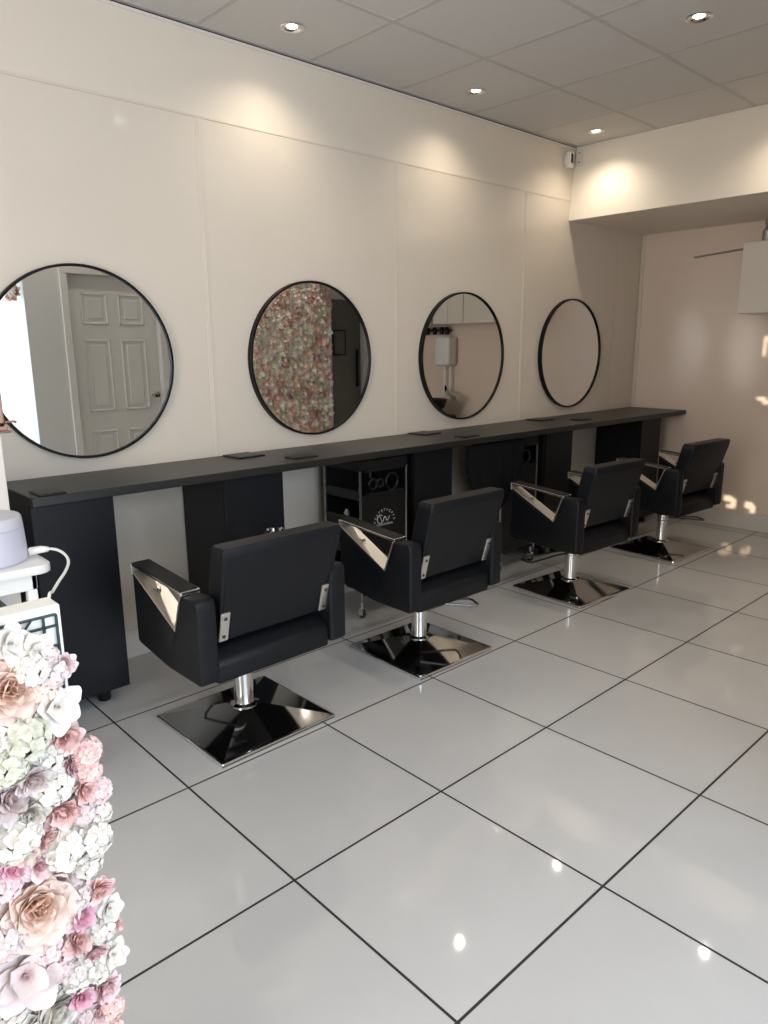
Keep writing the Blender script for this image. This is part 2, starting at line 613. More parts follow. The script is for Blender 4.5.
def make_cabinet(x0, label, w_=0.30):
    t = thing('counter_cabinet', label, 'cabinet', (x0 + w_ / 2, 2.87, 0), 0, 'black cabinets under the counter')
    hw, hd = w_ / 2, 0.19
    bm = BM()
    T = 0.018
    box(bm, -hw, -hw + T, -hd + 0.02, hd, 0.055, 0.836, 0.001, 1)
    box(bm, hw - T, hw, -hd + 0.02, hd, 0.055, 0.836, 0.001, 1)
    box(bm, -hw + T, hw - T, -hd + 0.02, hd, 0.055, 0.073)
    box(bm, -hw + T, hw - T, -hd + 0.02, hd, 0.818, 0.836)
    box(bm, -hw + T, hw - T, hd - 0.01, hd, 0.073, 0.818)
    obj('carcass', bm, M_black_lam, t)
    bm = BM()
    box(bm, -hw + 0.001, hw - 0.001, -hd, -hd + 0.0185, 0.057, 0.832, 0.0015, 1)
    d = obj('door', bm, M_black_lam, t)
    for sx_ in (-1, 1):
        for sy_ in (-1, 1):
            bm = BM()
            lathe(bm, [(0, 0), (0.022, 0), (0.025, 0.006), (0.025, 0.045), (0.03, 0.055), (0, 0.055)],
                  sx_ * (hw - 0.085), sy_ * (hd - 0.06), 0.0, 16)
            obj('foot', bm, M_black_pl, t, True)
    return t


cab0 = make_cabinet(0.79, 'black under-counter cabinet at the left end of the counter, next to the white trolley')
for x, lab in ((1.572, 'black under-counter cabinet behind the salon chair nearest the flowers'),
               (2.72, 'black under-counter cabinet just right of the tool trolley with the white arc logo'),
               (3.92, 'black under-counter cabinet just right of the trolley draped with a black cape'),
               (5.152, 'black under-counter cabinet at the far end, beside the far wall')):
    dup(cab0, (x + 0.15, 2.87, 0), 0, lab)

# black pads lying on the worktop
def make_pad(name, cx, cy, sx_, sy_, rz, label):
    t = BM()
    box(t, -sx_ / 2, sx_ / 2, -sy_ / 2, sy_ / 2, 0, 0.006, 0.0025, 2)
    box(t, -sx_ / 2 + 0.008, sx_ / 2 - 0.008, -sy_ / 2 + 0.008, sy_ / 2 - 0.008, 0.004, 0.0075, 0.001, 1)
    o = obj(name, t, M_black_pl)
    o.location = (cx, cy, 0.8722)
    o.rotation_euler = (0, 0, rz)
    tag(o, label, 'mat', 'black heat mats on the counter')


for a in ((0.865, 2.71, 0.095, 0.115, 0, 'black mat at the left end of the counter'),
          (1.86, 2.98, 0.15, 0.14, 0.06, 'black mat at the back of the counter, between the first and second mirrors'),
          (2.03, 2.75, 0.135, 0.085, -0.05, 'black mat near the front edge of the counter, below the flower reflecting mirror'),
          (3.11, 2.985, 0.15, 0.14, 0.05, 'black mat at the back of the counter under the left of the third mirror'),
          (3.18, 2.715, 0.135, 0.08, 0.03, 'black mat at the front of the counter in front of the third mirror'),
          (4.25, 2.97, 0.15, 0.14, 0.0, 'black mat at the back of the counter just left of the farthest mirror'),
          (4.46, 2.775, 0.14, 0.085, 0.0, 'black mat at the front of the counter below the farthest mirror')):
    make_pad('heat_mat', *a)
# ------------------------------------------------------------------ MIRRORS
def make_mirror(x, z, label):
    t = thing('round_mirror', label, 'mirror', (x, WY - 0.0005, z), 0, 'round black framed wall mirrors')
    R_ = 0.388
    bm = BM()
    n = 96
    prof = [(R_ - 0.010, 0), (R_, 0), (R_, -0.030), (R_ - 0.002, -0.032), (R_ - 0.008, -0.032), (R_ - 0.010, -0.030), (R_ - 0.010, 0)]
    lathe(bm, prof, 0, 0, 0, n, axis='y')
    obj('mirror_frame', bm, M_frame, t, True, 40)
    bm = BM()
    lathe(bm, [(0, -0.012), (R_ - 0.009, -0.012), (R_ - 0.009, -0.022), (0, -0.022)], 0, 0, 0, n, axis='y')
    o = obj('mirror_glass', bm, M_mirror, t)
    for p in o.data.polygons:
        p.use_smooth = False
    return t


mr0 = make_mirror(1.174, 1.320, 'round black framed mirror reflecting a white panelled door, leftmost of the wall')
dup(mr0, (2.352, WY - 0.0005, 1.316), 0, 'round black framed mirror filled with the reflection of a pink flower wall')
dup(mr0, (3.53, WY - 0.0005, 1.312), 0, 'round black framed mirror reflecting wall cupboards and a water heater')
dup(mr0, (4.724, WY - 0.0005, 1.316), 0, 'round black framed mirror reflecting only plain wall, farthest from the camera')

# ------------------------------------------------------------------ SALON CHAIRS
def rprof(pts, rads, seg=4):
    """round the corners of a polygon"""
    out = []
    n = len(pts)
    for i in range(n):
        p0, p1, p2 = Vector(pts[i - 1]), Vector(pts[i]), Vector(pts[(i + 1) % n])
        r = rads[i]
        if r <= 0:
            out.append(tuple(p1))
            continue
        a, b = (p0 - p1).normalized(), (p2 - p1).normalized()
        r = min(r, (p0 - p1).length * 0.45, (p2 - p1).length * 0.45)
        s, e = p1 + a * r, p1 + b * r
        for k_ in range(seg + 1):
            u = k_ / seg
            q = (1 - u) ** 2 * s + 2 * u * (1 - u) * p1 + u ** 2 * e
            out.append((q.x, q.y))
    return out


def make_chair(label):
    t = thing('salon_chair', label, 'chair', (0, 0, 0), 0, 'black salon chairs facing the mirrors')
    HW = 0.290          # half overall width
    AT = 0.068          # arm thickness
    # base: shallow square pyramid of polished metal with a rim
    bm = BM()
    h = 0.236
    lv = [(h - 0.006, 0.0195), (h - 0.030, 0.026), (0.045, 0.070), (0.0, 0.070)]
    prev = None
    for hh, z in lv[:3]:
        ring = [bm.verts.new((sx_ * hh, sy_ * hh, z)) for sx_, sy_ in ((-1, -1), (1, -1), (1, 1), (-1, 1))]
        if prev:
            for k_ in range(4):
                bm.faces.new((prev[k_], prev[(k_ + 1) % 4], ring[(k_ + 1) % 4], ring[k_]))
        else:
            bm.faces.new(ring[::-1])
        prev = ring
    bm.faces.new(prev)
    b_ = obj('base_plate', bm, M_base, t)
    bm = BM()
    box(bm, -h, h, -h, h, 0.0, 0.020, 0.005, 2)
    obj('base_rim', bm, M_chrome, b_)
    bm = BM()
    lathe(bm, [(0, 0.060), (0.052, 0.060), (0.052, 0.074), (0.036, 0.080), (0.035, 0.090), (0.035, 0.215), (0.040, 0.220),
               (0.040, 0.255), (0.028, 0.258), (0.028, 0.30), (0, 0.30)], n=28)
    obj('column', bm, M_chrome, t, True, 40)
    bm = BM()
    box(bm, -0.13, 0.13, -0.10, 0.10, 0.282, 0.302, 0.003, 1)
    box(bm, -0.05, 0.03, -0.07, 0.07, 0.262, 0.284, 0.003, 1)
    obj('seat_mount', bm, M_screw, t)
    # pump lever: flat loop leaving the column collar
    bm = BM()
    tube(bm, [(0.02, -0.025, 0.235), (0.1, -0.03, 0.232), (0.22, -0.045, 0.218), (0.27, -0.05, 0.213), (0.285, -0.03, 0.211),
              (0.285, 0.03, 0.211), (0.27, 0.05, 0.213), (0.22, 0.045, 0.218), (0.1, 0.03, 0.232), (0.02, 0.025, 0.235)], 0.0055, 8)
    lv_ = obj('pump_lever', bm, M_lever, t, True)
    # seat cushion
    bm = BM()
    iw = HW - AT - 0.002
    pr_ = rprof([(-0.235, 0.305), (0.245, 0.305), (0.262, 0.34), (0.255, 0.415), (-0.17, 0.42), (-0.238, 0.378)], [0.012, 0.02, 0.03, 0.03, 0.02, 0.02])
    prism(bm, pr_, 'x', -iw, iw, 0.006, 2)
    obj('seat', bm, M_vinyl, t, True, 50)
    # backrest, leaning back; loft of rounded rectangles
    bm = BM()
    rows = []
    secs = [(0.440, 0.206, -0.207, -0.128), (0.448, 0.212, -0.210, -0.122), (0.475, 0.214, -0.215, -0.122), (0.60, 0.222, -0.253, -0.165),
            (0.732, 0.228, -0.291, -0.202), (0.762, 0.228, -0.297, -0.211), (0.773, 0.224, -0.291, -0.219)]
    for z, hw_, y0, y1 in secs:
        r = 0.018
        ring = rprof([(-hw_, y0), (hw_, y0), (hw_, y1), (-hw_, y1)], [r * 0.6, r * 0.6, r, r], 4)
        rows.append([bm.verts.new((u, v, z)) for u, v in ring])
    for i in range(len(rows) - 1):
        n = len(rows[i])
        for k_ in range(n):
            bm.faces.new((rows[i][k_], rows[i][(k_ + 1) % n], rows[i + 1][(k_ + 1) % n], rows[i + 1][k_]))
    bm.faces.new(rows[0][::-1])
    bm.faces.new(rows[-1])
    bk = obj('backrest', bm, M_vinyl, t, True, 40)
    bk.location.x = 0.016
    # stitched seam round the rear panel
    bm = BM()
    for sx_ in (-1, 1):
        tube(bm, [(sx_ * 0.203, -0.2140, 0.465), (sx_ * 0.210, -0.2535, 0.60), (sx_ * 0.215, -0.2905, 0.732)], 0.0022, 6)
    tube(bm, [(-0.215, -0.2905, 0.732), (0.215, -0.2905, 0.732)], 0.0022, 6)
    obj('piping', bm, M_vinyl, bk, True)
    for s in (-1, 1):
        # chrome fixing plates with two screws
        tilt = math.atan2(0.036, 0.14)
        Mx = Matrix.Translation((s * 0.198 + 0.012, -0.2265, 0.492)) @ Matrix.Rotation(tilt, 4, 'X')
        bm = BM()
        box(bm, -0.0165, 0.0165, -0.004, 0.004, -0.050, 0.056, 0.0015, 1, 0, Mx)
        pl = obj('back_bracket', bm, M_chrome_plate, t)
        for dz in (-0.032, 0.036):
            bm = BM()
            lathe(bm, [(0, -0.0085), (0.005, -0.008), (0.0065, -0.0055), (0.0065, -0.003), (0, -0.003)], 0, 0, dz, 12, axis='y')
            bmesh.ops.transform(bm, matrix=Mx, verts=bm.verts[:])
            obj('screw', bm, M_screw, pl, True)
        # padded side panel with a V cut under the arm rest
        xo, xi = s * HW, s * (HW - AT)
        pf = rprof([(-0.252, 0.322), (-0.03, 0.322), (0.190, 0.352), (0.192, 0.606), (0.180, 0.606), (-0.098, 0.470), (-0.150, 0.606), (-0.252, 0.616)],
                   [0.02, 0.03, 0.02, 0.004, 0.004, 0.008, 0.010, 0.030])
        bm = BM()
        prism(bm, pf, 'x', min(xo, xi), max(xo, xi), 0.009, 3)
        arm = obj('arm_panel', bm, M_vinyl, t, True, 45)
        cx_ = (xo + xi) / 2
        # chrome V plate: lines the cut and carries the arm rest
        bm = BM()
        th = 0.004
        pp = [(0.196, 0.640), (0.196, 0.604), (0.181, 0.610), (-0.099, 0.4745), (-0.1485, 0.606), (-0.158, 0.622)]
        outer = [Vector(q) for q in pp]
        # sloped wide plate
        def plate(a, b, nrm, w2):
            a, b, nn = Vector(a), Vector(b), Vector(nrm).normalized() * th
            prism(bm, [tuple(a), tuple(b), tuple(b + nn), tuple(a + nn)], 'x', cx_ - w2, cx_ + w2, 0.0008, 1)
        plate((0.186, 0.612), (-0.1, 0.4735), (-0.45, 1), AT / 2 + 0.0015)
        plate((-0.099, 0.472), (-0.152, 0.607), (1, 0.4), AT / 2 + 0.0015)
        plate((0.189, 0.604), (0.191, 0.640), (1, 0), AT / 2 + 0.0015)
        vp = obj('arm_plate', bm, M_chrome_plate, t)
        # small dark emblem on the sloped plate
        bm = BM()
        d_ = Vector((0, -0.286, -0.1385)).normalized()
        nv = Vector((0, -0.1385, 0.286)).normalized()
        o_ = Vector((cx_, 0.075, 0.5634)) + nv * 0.0046
        ex = Vector((1, 0, 0))
        pts = [(-0.012, 0.009), (-0.006, -0.009), (0, 0.006), (0.006, -0.009), (0.012, 0.009)]
        for (u0, v0), (u1, v1) in zip(pts[:-1], pts[1:]):
            tube(bm, [o_ + ex * u0 - d_ * v0, o_ + ex * u1 - d_ * v1], 0.0015, 5)
        tube(bm, [o_ + ex * -0.006 + d_ * 0.014, o_ + ex * 0.006 + d_ * 0.014], 0.0012, 5)
        obj('emblem', bm, M_screw, vp)
        # arm rest: chrome flat bar with a black pad on top
        bm = BM()
        prism(bm, [(-0.160, 0.610), (0.197, 0.634), (0.197, 0.643), (-0.160, 0.619)], 'x', cx_ - AT / 2, cx_ + AT / 2, 0.0015, 1)
        ar = obj('arm_rest', bm, M_chrome, t)
        bm = BM()
        prism(bm, [(-0.146, 0.6195), (0.192, 0.6422), (0.192, 0.6465), (-0.146, 0.6238)], 'x', cx_ - AT / 2 + 0.003, cx_ + AT / 2 - 0.003, 0.0015, 1)
        obj('arm_pad', bm, M_vinyl, ar, True, 40)
    return t


def turn_lever(ch, ang):
    for c in part(ch, 'pump_lever'):
        c.rotation_euler = (0, 0, ang)


ch1 = make_chair('black vinyl salon chair nearest the camera and the flower panel')
ch1.location = (1.308, 2.206, 0)
ch1.rotation_euler = (0, 0, math.radians(0.5))
ch2 = dup(ch1, (2.250, 2.202, 0), math.radians(-0.5), 'black vinyl salon chair in front of the tool trolley with the white arc logo')
ch3 = dup(ch1, (3.475, 2.195, 0), math.radians(-3.4), 'black vinyl salon chair in front of the cape draped trolley, third from the flowers')
ch4 = dup(ch1, (4.665, 2.230, 0), math.radians(-4.0), 'black vinyl salon chair beside the far wall, farthest from the camera')
for c_, dx in ((ch1, 0.008), (ch2, 0.022), (ch3, 0.035), (ch4, -0.005)):
    for q_ in part(c_, 'base_plate'):
        q_.location.x = dx
    for q_ in part(c_, 'column'):
        q_.location.x = dx * 0.7
ch1.scale = (1.045, 1, 1)
ch1.location.x += 0.012
turn_lever(ch1, math.radians(100))
turn_lever(ch2, math.radians(-28))
turn_lever(ch3, math.radians(160))
turn_lever(ch4, math.radians(-32))

# ------------------------------------------------------------------ SALON TROLLEYS
def castor(px, py, parent):
    bm = BM()
    lathe(bm, [(0.006, 0.045), (0.006, 0.10)], px, py, 0, 10)
    box(bm, px - 0.012, px - 0.0085, py - 0.016, py + 0.016, 0.016, 0.055, 0.001, 1)
    box(bm, px + 0.0085, px + 0.012, py - 0.016, py + 0.016, 0.016, 0.055, 0.001, 1)
    box(bm, px - 0.012, px + 0.012, py - 0.016, py + 0.016, 0.052, 0.057, 0.001, 1)
    c = obj('castor', bm, M_chrome, parent)
    bm = BM()
    lathe(bm, [(0, -0.0075), (0.017, -0.0075), (0.0235, -0.005), (0.0235, 0.005), (0.017, 0.0075), (0, 0.0075)], px, py, 0.0235, 20, axis='x')
    obj('wheel', bm, M_rubber, c, True, 40)


def make_trolley(x0, x1, y0, y1, label, logo, top=0.79):
    cx_, cy_ = (x0 + x1) / 2, (y0 + y1) / 2
    hw, hd = (x1 - x0) / 2, (y1 - y0) / 2
    t = thing('salon_trolley', label, 'trolley', (cx_, cy_, 0))
    for sx_ in (-1, 1):
        for sy_ in (-1, 1):
            bm = BM()
            lathe(bm, [(0, 0.09), (0.007, 0.09), (0.007, top - 0.06), (0.009, top - 0.055), (0, top - 0.05)], sx_ * (hw - 0.008), sy_ * (hd - 0.008), 0, 12)
            obj('pole', bm, M_pole, t, True, 40)
            castor(sx_ * (hw - 0.02), sy_ * (hd - 0.02), t)
    # top tray with a raised lip
    bm = BM()
    box(bm, -hw, hw, -hd, hd, top - 0.055, top - 0.045, 0.004, 1)
    box(bm, -hw, hw, -hd, -hd + 0.012, top - 0.05, top, 0.004, 1)
    box(bm, -hw, hw, hd - 0.012, hd, top - 0.05, top, 0.004, 1)
    box(bm, -hw, -hw + 0.012, -hd, hd, top - 0.05, top, 0.004, 1)
    box(bm, hw - 0.012, hw, -hd, hd, top - 0.05, top, 0.004, 1)
    obj('top_tray', bm, M_black_pl, t)
    # tool holder ring plate on the front
    bm = BM()
    yy = -hd - 0.004
    for k_, (px, r) in enumerate(((-0.085, 0.026), (-0.035, 0.022), (0.045, 0.042))):
        ring = [(px + r * math.cos(a * PI / 10), yy, top - 0.125 + r * math.sin(a * PI / 10)) for a in range(21)]
        tube(bm, ring, 0.006, 6)
    box(bm, -hw + 0.03, hw - 0.02, yy - 0.004, yy + 0.006, top - 0.062, top - 0.05, 0.002, 1)
    box(bm, -hw + 0.03, hw - 0.02, yy - 0.004, yy + 0.006, top - 0.180, top - 0.172, 0.002, 1)
    obj('tool_holder', bm, M_black_pl, t)
    # front panel
    bm = BM()
    box(bm, -hw + 0.018, hw - 0.018, -hd + 0.002, -hd + 0.012, 0.12, top - 0.18, 0.003, 1)
    fp = obj('front_panel', bm, M_black_pl, t)
    if logo:
        bm = BM()
        yl = -hd + 0.0015
        oz, ox = 0.488, 0.0
        # arc of small letter-like marks
        for k_ in range(11):
            a = PI * (0.06 + 0.88 * k_ / 10)
            c_ = Vector((ox + 0.070 * math.cos(a), yl, oz + 0.070 * math.sin(a)))
            tdir = Vector((-math.sin(a), 0, math.cos(a)))
            rdir = Vector((math.cos(a), 0, math.sin(a)))
            tube(bm, [c_ - rdir * 0.006 + tdir * 0.003, c_ + rdir * 0.006 + tdir * 0.003], 0.0013, 4)
            tube(bm, [c_ + rdir * 0.006 + tdir * 0.003, c_ + rdir * (0.006 if k_ % 2 else 0.0) - tdir * 0.004], 0.0013, 4)
            if k_ % 3 == 0:
                tube(bm, [c_ - rdir * 0.006 + tdir * 0.003, c_ - rdir * 0.006 - tdir * 0.004], 0.0013, 4)
        # script flourish
        pts = []
        for k_ in range(40):
            u = k_ / 39
            pts.append((ox - 0.036 + 0.072 * u, yl, oz + 0.022 + 0.016 * math.sin(u * 13 + 1.2) * (1 - 0.4 * u)))
        tube(bm, pts, 0.0021, 5)
        tube(bm, [(ox - 0.03 + 0.022 * math.cos(a_ * 0.3), yl, oz + 0.024 + 0.022 * math.sin(a_ * 0.3)) for a_ in range(3, 18)], 0.0021, 5)
        # caption bar of tiny marks
        for k_ in range(14):
            x_ = ox - 0.055 + k_ * 0.0082
            tube(bm, [(x_, yl, oz - 0.010), (x_ + 0.001, yl, oz - 0.002)], 0.0014, 4)
            tube(bm, [(x_, yl, oz - (0.010 if k_ % 2 else 0.002)), (x_ + 0.005, yl, oz - (0.010 if k_ % 2 else 0.002))], 0.0014, 4)
        o = obj('logo', bm, M_mark, fp)
        o['label'] = 'white printed arc of letters round a script emblem'
    bm = BM()
    box(bm, -hw + 0.016, hw - 0.016, hd - 0.012, hd - 0.004, 0.12, top - 0.05, 0.002, 1)
    obj('back_panel', bm, M_black_pl, t)
    # open trays, lip towards the left side
    for z in (0.18, 0.33, 0.48, 0.62):
        bm = BM()
        pf = rprof([(-hw + 0.0, z + 0.055), (-hw + 0.012, z), (hw - 0.02, z), (hw - 0.02, z + 0.05), (hw - 0.026, z + 0.05), (hw - 0.026, z + 0.007),
                    (-hw + 0.017, z + 0.007), (-hw + 0.006, z + 0.055)], [0, 0.008, 0, 0, 0, 0, 0.008, 0])
        prism(bm, pf, 'y', -hd + 0.02, hd - 0.02)
        box(bm, -hw + 0.014, hw - 0.022, hd - 0.026, hd - 0.02, z, z + 0.05)
        obj('tray', bm, M_black_pl, t)
    return t


tr1 = make_trolley(2.325, 2.66, 2.672, 2.97, 'black tool trolley with white arc logo on its front, under the counter', True, 0.828)
bm = BM()
lathe(bm, [(0, 0), (0.014, 0), (0.015, 0.004), (0.015, 0.055), (0.009, 0.062), (0.009, 0.072), (0, 0.073)], n=16)
o = obj('product_bottle', bm, M_silver, None, True)
o.location = (2.36, 2.82, 0.4872)
tag(o, 'small silvery bottle on a side tray of the logo trolley', 'bottle')
tr2 = make_trolley(3.47, 3.845, 2.685, 2.93, 'black trolley with thin chrome poles under the counter, draped with a black cape', False, 0.828)

# black cape hung over the second trolley: folded cloth with sagging rounded edge
bm = BM()
nu, nv_ = 26, 18
gf = []
for i in range(nu + 1):
    u = i / nu
    row = []
    for j in range(nv_ + 1):
        v = j / nv_
        x = 3.125 + 0.50 * u
        drop = 0.30 + 0.13 * math.sin(min(1, u * 1.15) * PI * 0.5) - 0.10 * max(0, 0.10 - u) / 0.10
        if u > 0.6:
            drop *= 1 - 0.75 * ((u - 0.6) / 0.4) ** 1.3
        z = 0.825 - drop * v
        inset = 0.028 * (v ** 6) * (1 if u < 0.15 else 0)
        y = 2.655 + 0.012 * math.sin(u * 30 + v * 2) * v + 0.006 * math.sin(u * 11)
        row.append(bm.verts.new((x + inset * (1 - u), y, z)))
    gf.append(row)
for i in range(nu):
    for j in range(nv_):
        bm.faces.new((gf[i][j], gf[i + 1][j], gf[i + 1][j + 1], gf[i][j + 1]))
o = obj('salon_cape', bm, M_cloth, None, True, 80)
md = o.modifiers.new('thickness', 'SOLIDIFY')
md.thickness = 0.018
md.offset = 0
tag(o, 'black salon cape hanging from under the counter over the second trolley', 'cape')

# chrome holder on the front of the cabinet behind the nearest chair
bm = BM()
ringp = [(0.05 * math.cos(a * PI / 16), -0.05 + 0.05 * math.sin(a * PI / 16), 0.0) for a in range(33)]
tube(bm, ringp, 0.006, 8)
tube(bm, [(0, 0.0, 0), (0, 0.028, 0), (0, 0.030, -0.03)], 0.005, 8)
lathe(bm, [(0.042, -0.012), (0.047, -0.012), (0.047, 0.012), (0.042, 0.012), (0.042, -0.012)], 0, -0.05, 0, 24)
o = obj('dryer_holder', bm, M_chrome, None, True)
o.location = (1.765, 2.6475, 0.585)
tag(o, 'chrome hairdryer holder ring on the cabinet behind the nearest chair', 'holder')

# ------------------------------------------------------------------ DOWNLIGHTS
def make_downlight(x, y, label):
    t = thing('downlight', label, 'ceiling light', (x, y, HC + 0.001), 0, 'recessed downlights in the ceiling')
    bm = BM()
    lathe(bm, [(0.034, 0.02), (0.034, -0.001), (0.042, -0.007), (0.053, -0.0075), (0.055, -0.006), (0.055, -0.002), (0.036, 0.02), (0.034, 0.02)], n=32)
    obj('trim_ring', bm, M_chrome, t, True, 50)
    bm = BM()
    lathe(bm, [(0, -0.003), (0.020, -0.002), (0.028, 0.003), (0.033, 0.016), (0, 0.018)], n=24)
    obj('bulb', bm, M_bulb, t, True)
    return t


def spot(x, y):
    d = bpy.data.lights.new('downlight_beam', 'SPOT')
    d.energy = LAMP_W
    d.color = LAMP_COL
    d.spot_size = math.radians(135)
    d.spot_blend = 1.0
    d.shadow_soft_size = 0.022
    o = bpy.data.objects.new('downlight_beam', d)
    C.objects.link(o)
    o.location = (x, y, HC - 0.012)
    return o


dl = [(2.095, 2.806, 'recessed ceiling downlight above the gap between first and second mirrors'),
      (3.300, 2.800, 'recessed ceiling downlight above the wall beside the third mirror'),
      (3.293, 1.591, 'recessed ceiling downlight at the top right, away from the mirror wall'),
      (4.452, 2.772, 'recessed ceiling downlight in the far corner by the bulkhead'),
      (4.452, 1.585, 'recessed ceiling downlight beside the bulkhead, reflected in the floor'),
      (2.095, 1.591, 'recessed ceiling downlight over the open floor behind the nearest chair'),
      (0.884, 0.40, 'recessed ceiling downlight near the camera, past the flower panel'),
      (3.293, 0.40, 'recessed ceiling downlight near the wall opposite the third mirror'),
      (2.095, 0.40, 'recessed ceiling downlight near the white panelled door'),
      (4.452, 0.40, 'unseen downlight added to brighten the flower wall')]  # lamp added to light the flower wall, itself unseen
d0 = make_downlight(*dl[0])
for x, y, lab in dl[1:]:
    dup(d0, (x, y, HC + 0.001), 0, lab)
for x, y, lab in dl:
    spot(x, y)

# ------------------------------------------------------------------ SENSOR + FAR WALL ITEMS
t = thing('motion_sensor', 'small white motion sensor in the corner where wall, ceiling and bulkhead meet', 'sensor', (4.575, WY - 0.001, 2.605))
bm = BM()
Mx = Matrix.Rotation(math.radians(-20), 4, 'Z')
box(bm, -0.026, 0.026, -0.048, -0.012, -0.052, 0.048, 0.009, 3)
obj('sensor_body', bm, M_white, t, True, 40)
bm = BM()
box(bm, -0.012, 0.012, -0.051, -0.044, -0.022, 0.036, 0.003, 2)
obj('sensor_window', bm, M_dark_slot, t)
bm = BM()
box(bm, -0.02, 0.02, -0.014, 0.0, -0.03, 0.03, 0.002, 1)
obj('sensor_mount', bm, M_wplastic, t)
t = thing('corner_bracket', 'small white corner bracket with screws on the bulkhead face beside the sensor', 'bracket', (XB - 0.022, WY - 0.035, 2.63))
bm = BM()
box(bm, -0.006, 0, -0.025, 0.03, -0.05, 0.05, 0.002, 1)
obj('bracket_plate', bm, M_white, t)
for z in (-0.025, 0.035):
    bm = BM()
    lathe(bm, [(0, -0.009), (0.005, -0.008), (0.005, -0.005), (0, -0.005)], 0, 0.0, z, 10, axis='x')
    obj('bracket_screw', bm, M_screw, t, True)

# white wall cupboards on the far wall
def make_cupboard(y0, y1, label, z0=1.585, z1=2.055, dep=0.30):
    t = thing('wall_cupboard', label, 'cupboard', (XR - 0.001, (y0 + y1) / 2, z0), 0, 'white wall cupboards on the far wall')
    hy = (y1 - y0) / 2
    H = z1 - z0
    bm = BM()
    box(bm, -dep + 0.018, 0, -hy, hy, 0, H, 0.002, 1)
    obj('carcass', bm, M_white, t)
    for a, b in ((-hy, -0.001), (0.001, hy)):
        bm = BM()
        box(bm, -dep, -dep + 0.0175, a + 0.001, b - 0.001, 0.001, H - 0.001, 0.002, 1)
        d = obj('door', bm, M_white, t)
    return t


make_cupboard(1.42, 2.16, 'white wall cupboard at the right edge of the photo, end of its row')
make_cupboard(1.03, 1.415, 'white wall cupboard right of the end unit, middle of its row')
make_cupboard(0.35, 0.985, 'white wall cupboard above the water heater, last of its row')
# small dark bottle on the end cupboard
bm = BM()
lathe(bm, [(0, 0), (0.03, 0), (0.032, 0.005), (0.032, 0.07), (0.018, 0.085), (0.016, 0.11), (0.022, 0.112), (0.022, 0.14), (0, 0.142)], n=20)
o = obj('spray_can', bm, M_grey_metal, None, True, 40)
o.location = (5.46, 2.035, 2.0562)
tag(o, 'dark grey can standing on top of the wall cupboard at the right edge', 'can')
# thin grey rod on the far wall, ending at the cupboard
bm = BM()
tube(bm, [(XR - 0.009, 2.63, 2.020), (XR - 0.009, 2.47, 2.032), (XR - 0.009, 2.32, 2.043), (XR - 0.009, 2.161, 2.052)], 0.007, 8)
o = obj('wall_rod', bm, M_silver, None, True)
tag(o, 'thin grey rod slanting along the far wall towards the white wall cupboard', 'rod')

# items of the backwash corner, seen in the third mirror
t = thing('water_heater', 'white upright water heater under the wall cupboards, seen in the third mirror', 'water heater', (XR - 0.001, 0.995, 1.18))
bm = BM()
box(bm, -0.14, 0, -0.1, 0.1, 0, 0.29, 0.03, 4)
obj('heater_body', bm, M_wplastic, t, True, 40)
bm = BM()
tube(bm, [(-0.05, -0.03, -0.3), (-0.05, -0.03, 0.02)], 0.012, 10)
tube(bm, [(-0.05, 0.04, -0.35), (-0.05, 0.04, 0.02)], 0.010, 10)
obj('pipe', bm, M_wplastic, t, True)
t = thing('wall_rail', 'black rail with bottles clipped along it, beneath the wall cupboards in the third mirror', 'rail', (XR - 0.001, 0.80, 1.54))
bm = BM()
box(bm, -0.09, 0, -0.22, 0.22, -0.012, 0.0, 0.002, 1)
obj('rail_shelf', bm, M_black_pl, t)
for y in (-0.17, -0.08, 0.02, 0.12, 0.19):
    bm = BM()
    lathe(bm, [(0, -0.05), (0.02, -0.05), (0.024, -0.03), (0.024, -0.012), (0.024, 0.012), (0.016, 0.025), (0, 0.026)], -0.05, y, 0, 14)
    obj('clip', bm, M_black_pl, t, True)
t = thing('backwash_unit', 'black padded backwash chair with basin against the far wall, in the third mirror', 'backwash chair', (5.20, 0.98, 0))
bm = BM()
box(bm, -0.28, 0.28, -0.30, 0.30, 0.30, 0.46, 0.04, 3)
obj('seat', bm, M_vinyl, t, True, 40)
bm = BM()
box(bm, 0.10, 0.26, -0.30, 0.34, 0.46, 0.72, 0.04, 3)
obj('backrest', bm, M_vinyl, t, True, 40)
bm = BM()
box(bm, -0.24, 0.3, -0.22, 0.22, 0.0, 0.30, 0.01, 1)
obj('pedestal', bm, M_black_lam, t)
bm = BM()
lathe(bm, [(0, 0.0), (0.10, 0.0), (0.17, 0.06), (0.19, 0.14), (0.175, 0.14), (0.155, 0.07), (0.09, 0.02), (0, 0.02)], 0.16, 0.02, 0.72, 28)
obj('basin', bm, M_black_pl, t, True)
t = thing('hand_shower', 'silver hand shower leaning over the backwash basin, in the third mirror', 'shower head', (5.50, 1.16, 0.86))
bm = BM()
tube(bm, [(0.1, -0.12, 0.07), (0.03, -0.04, 0.045), (-0.02, 0.08, 0.01)], [0.016, 0.018, 0.026], 12)
obj('handle', bm, M_silver, t, True)
bm = BM()
tube(bm, [(0.1, -0.12, 0.07), (0.11, -0.16, 0.12), (0.11, -0.16, 0.10), (0.11, -0.15, 0.06)], 0.008, 8)
obj('hose', bm, M_black_pl, t, True)
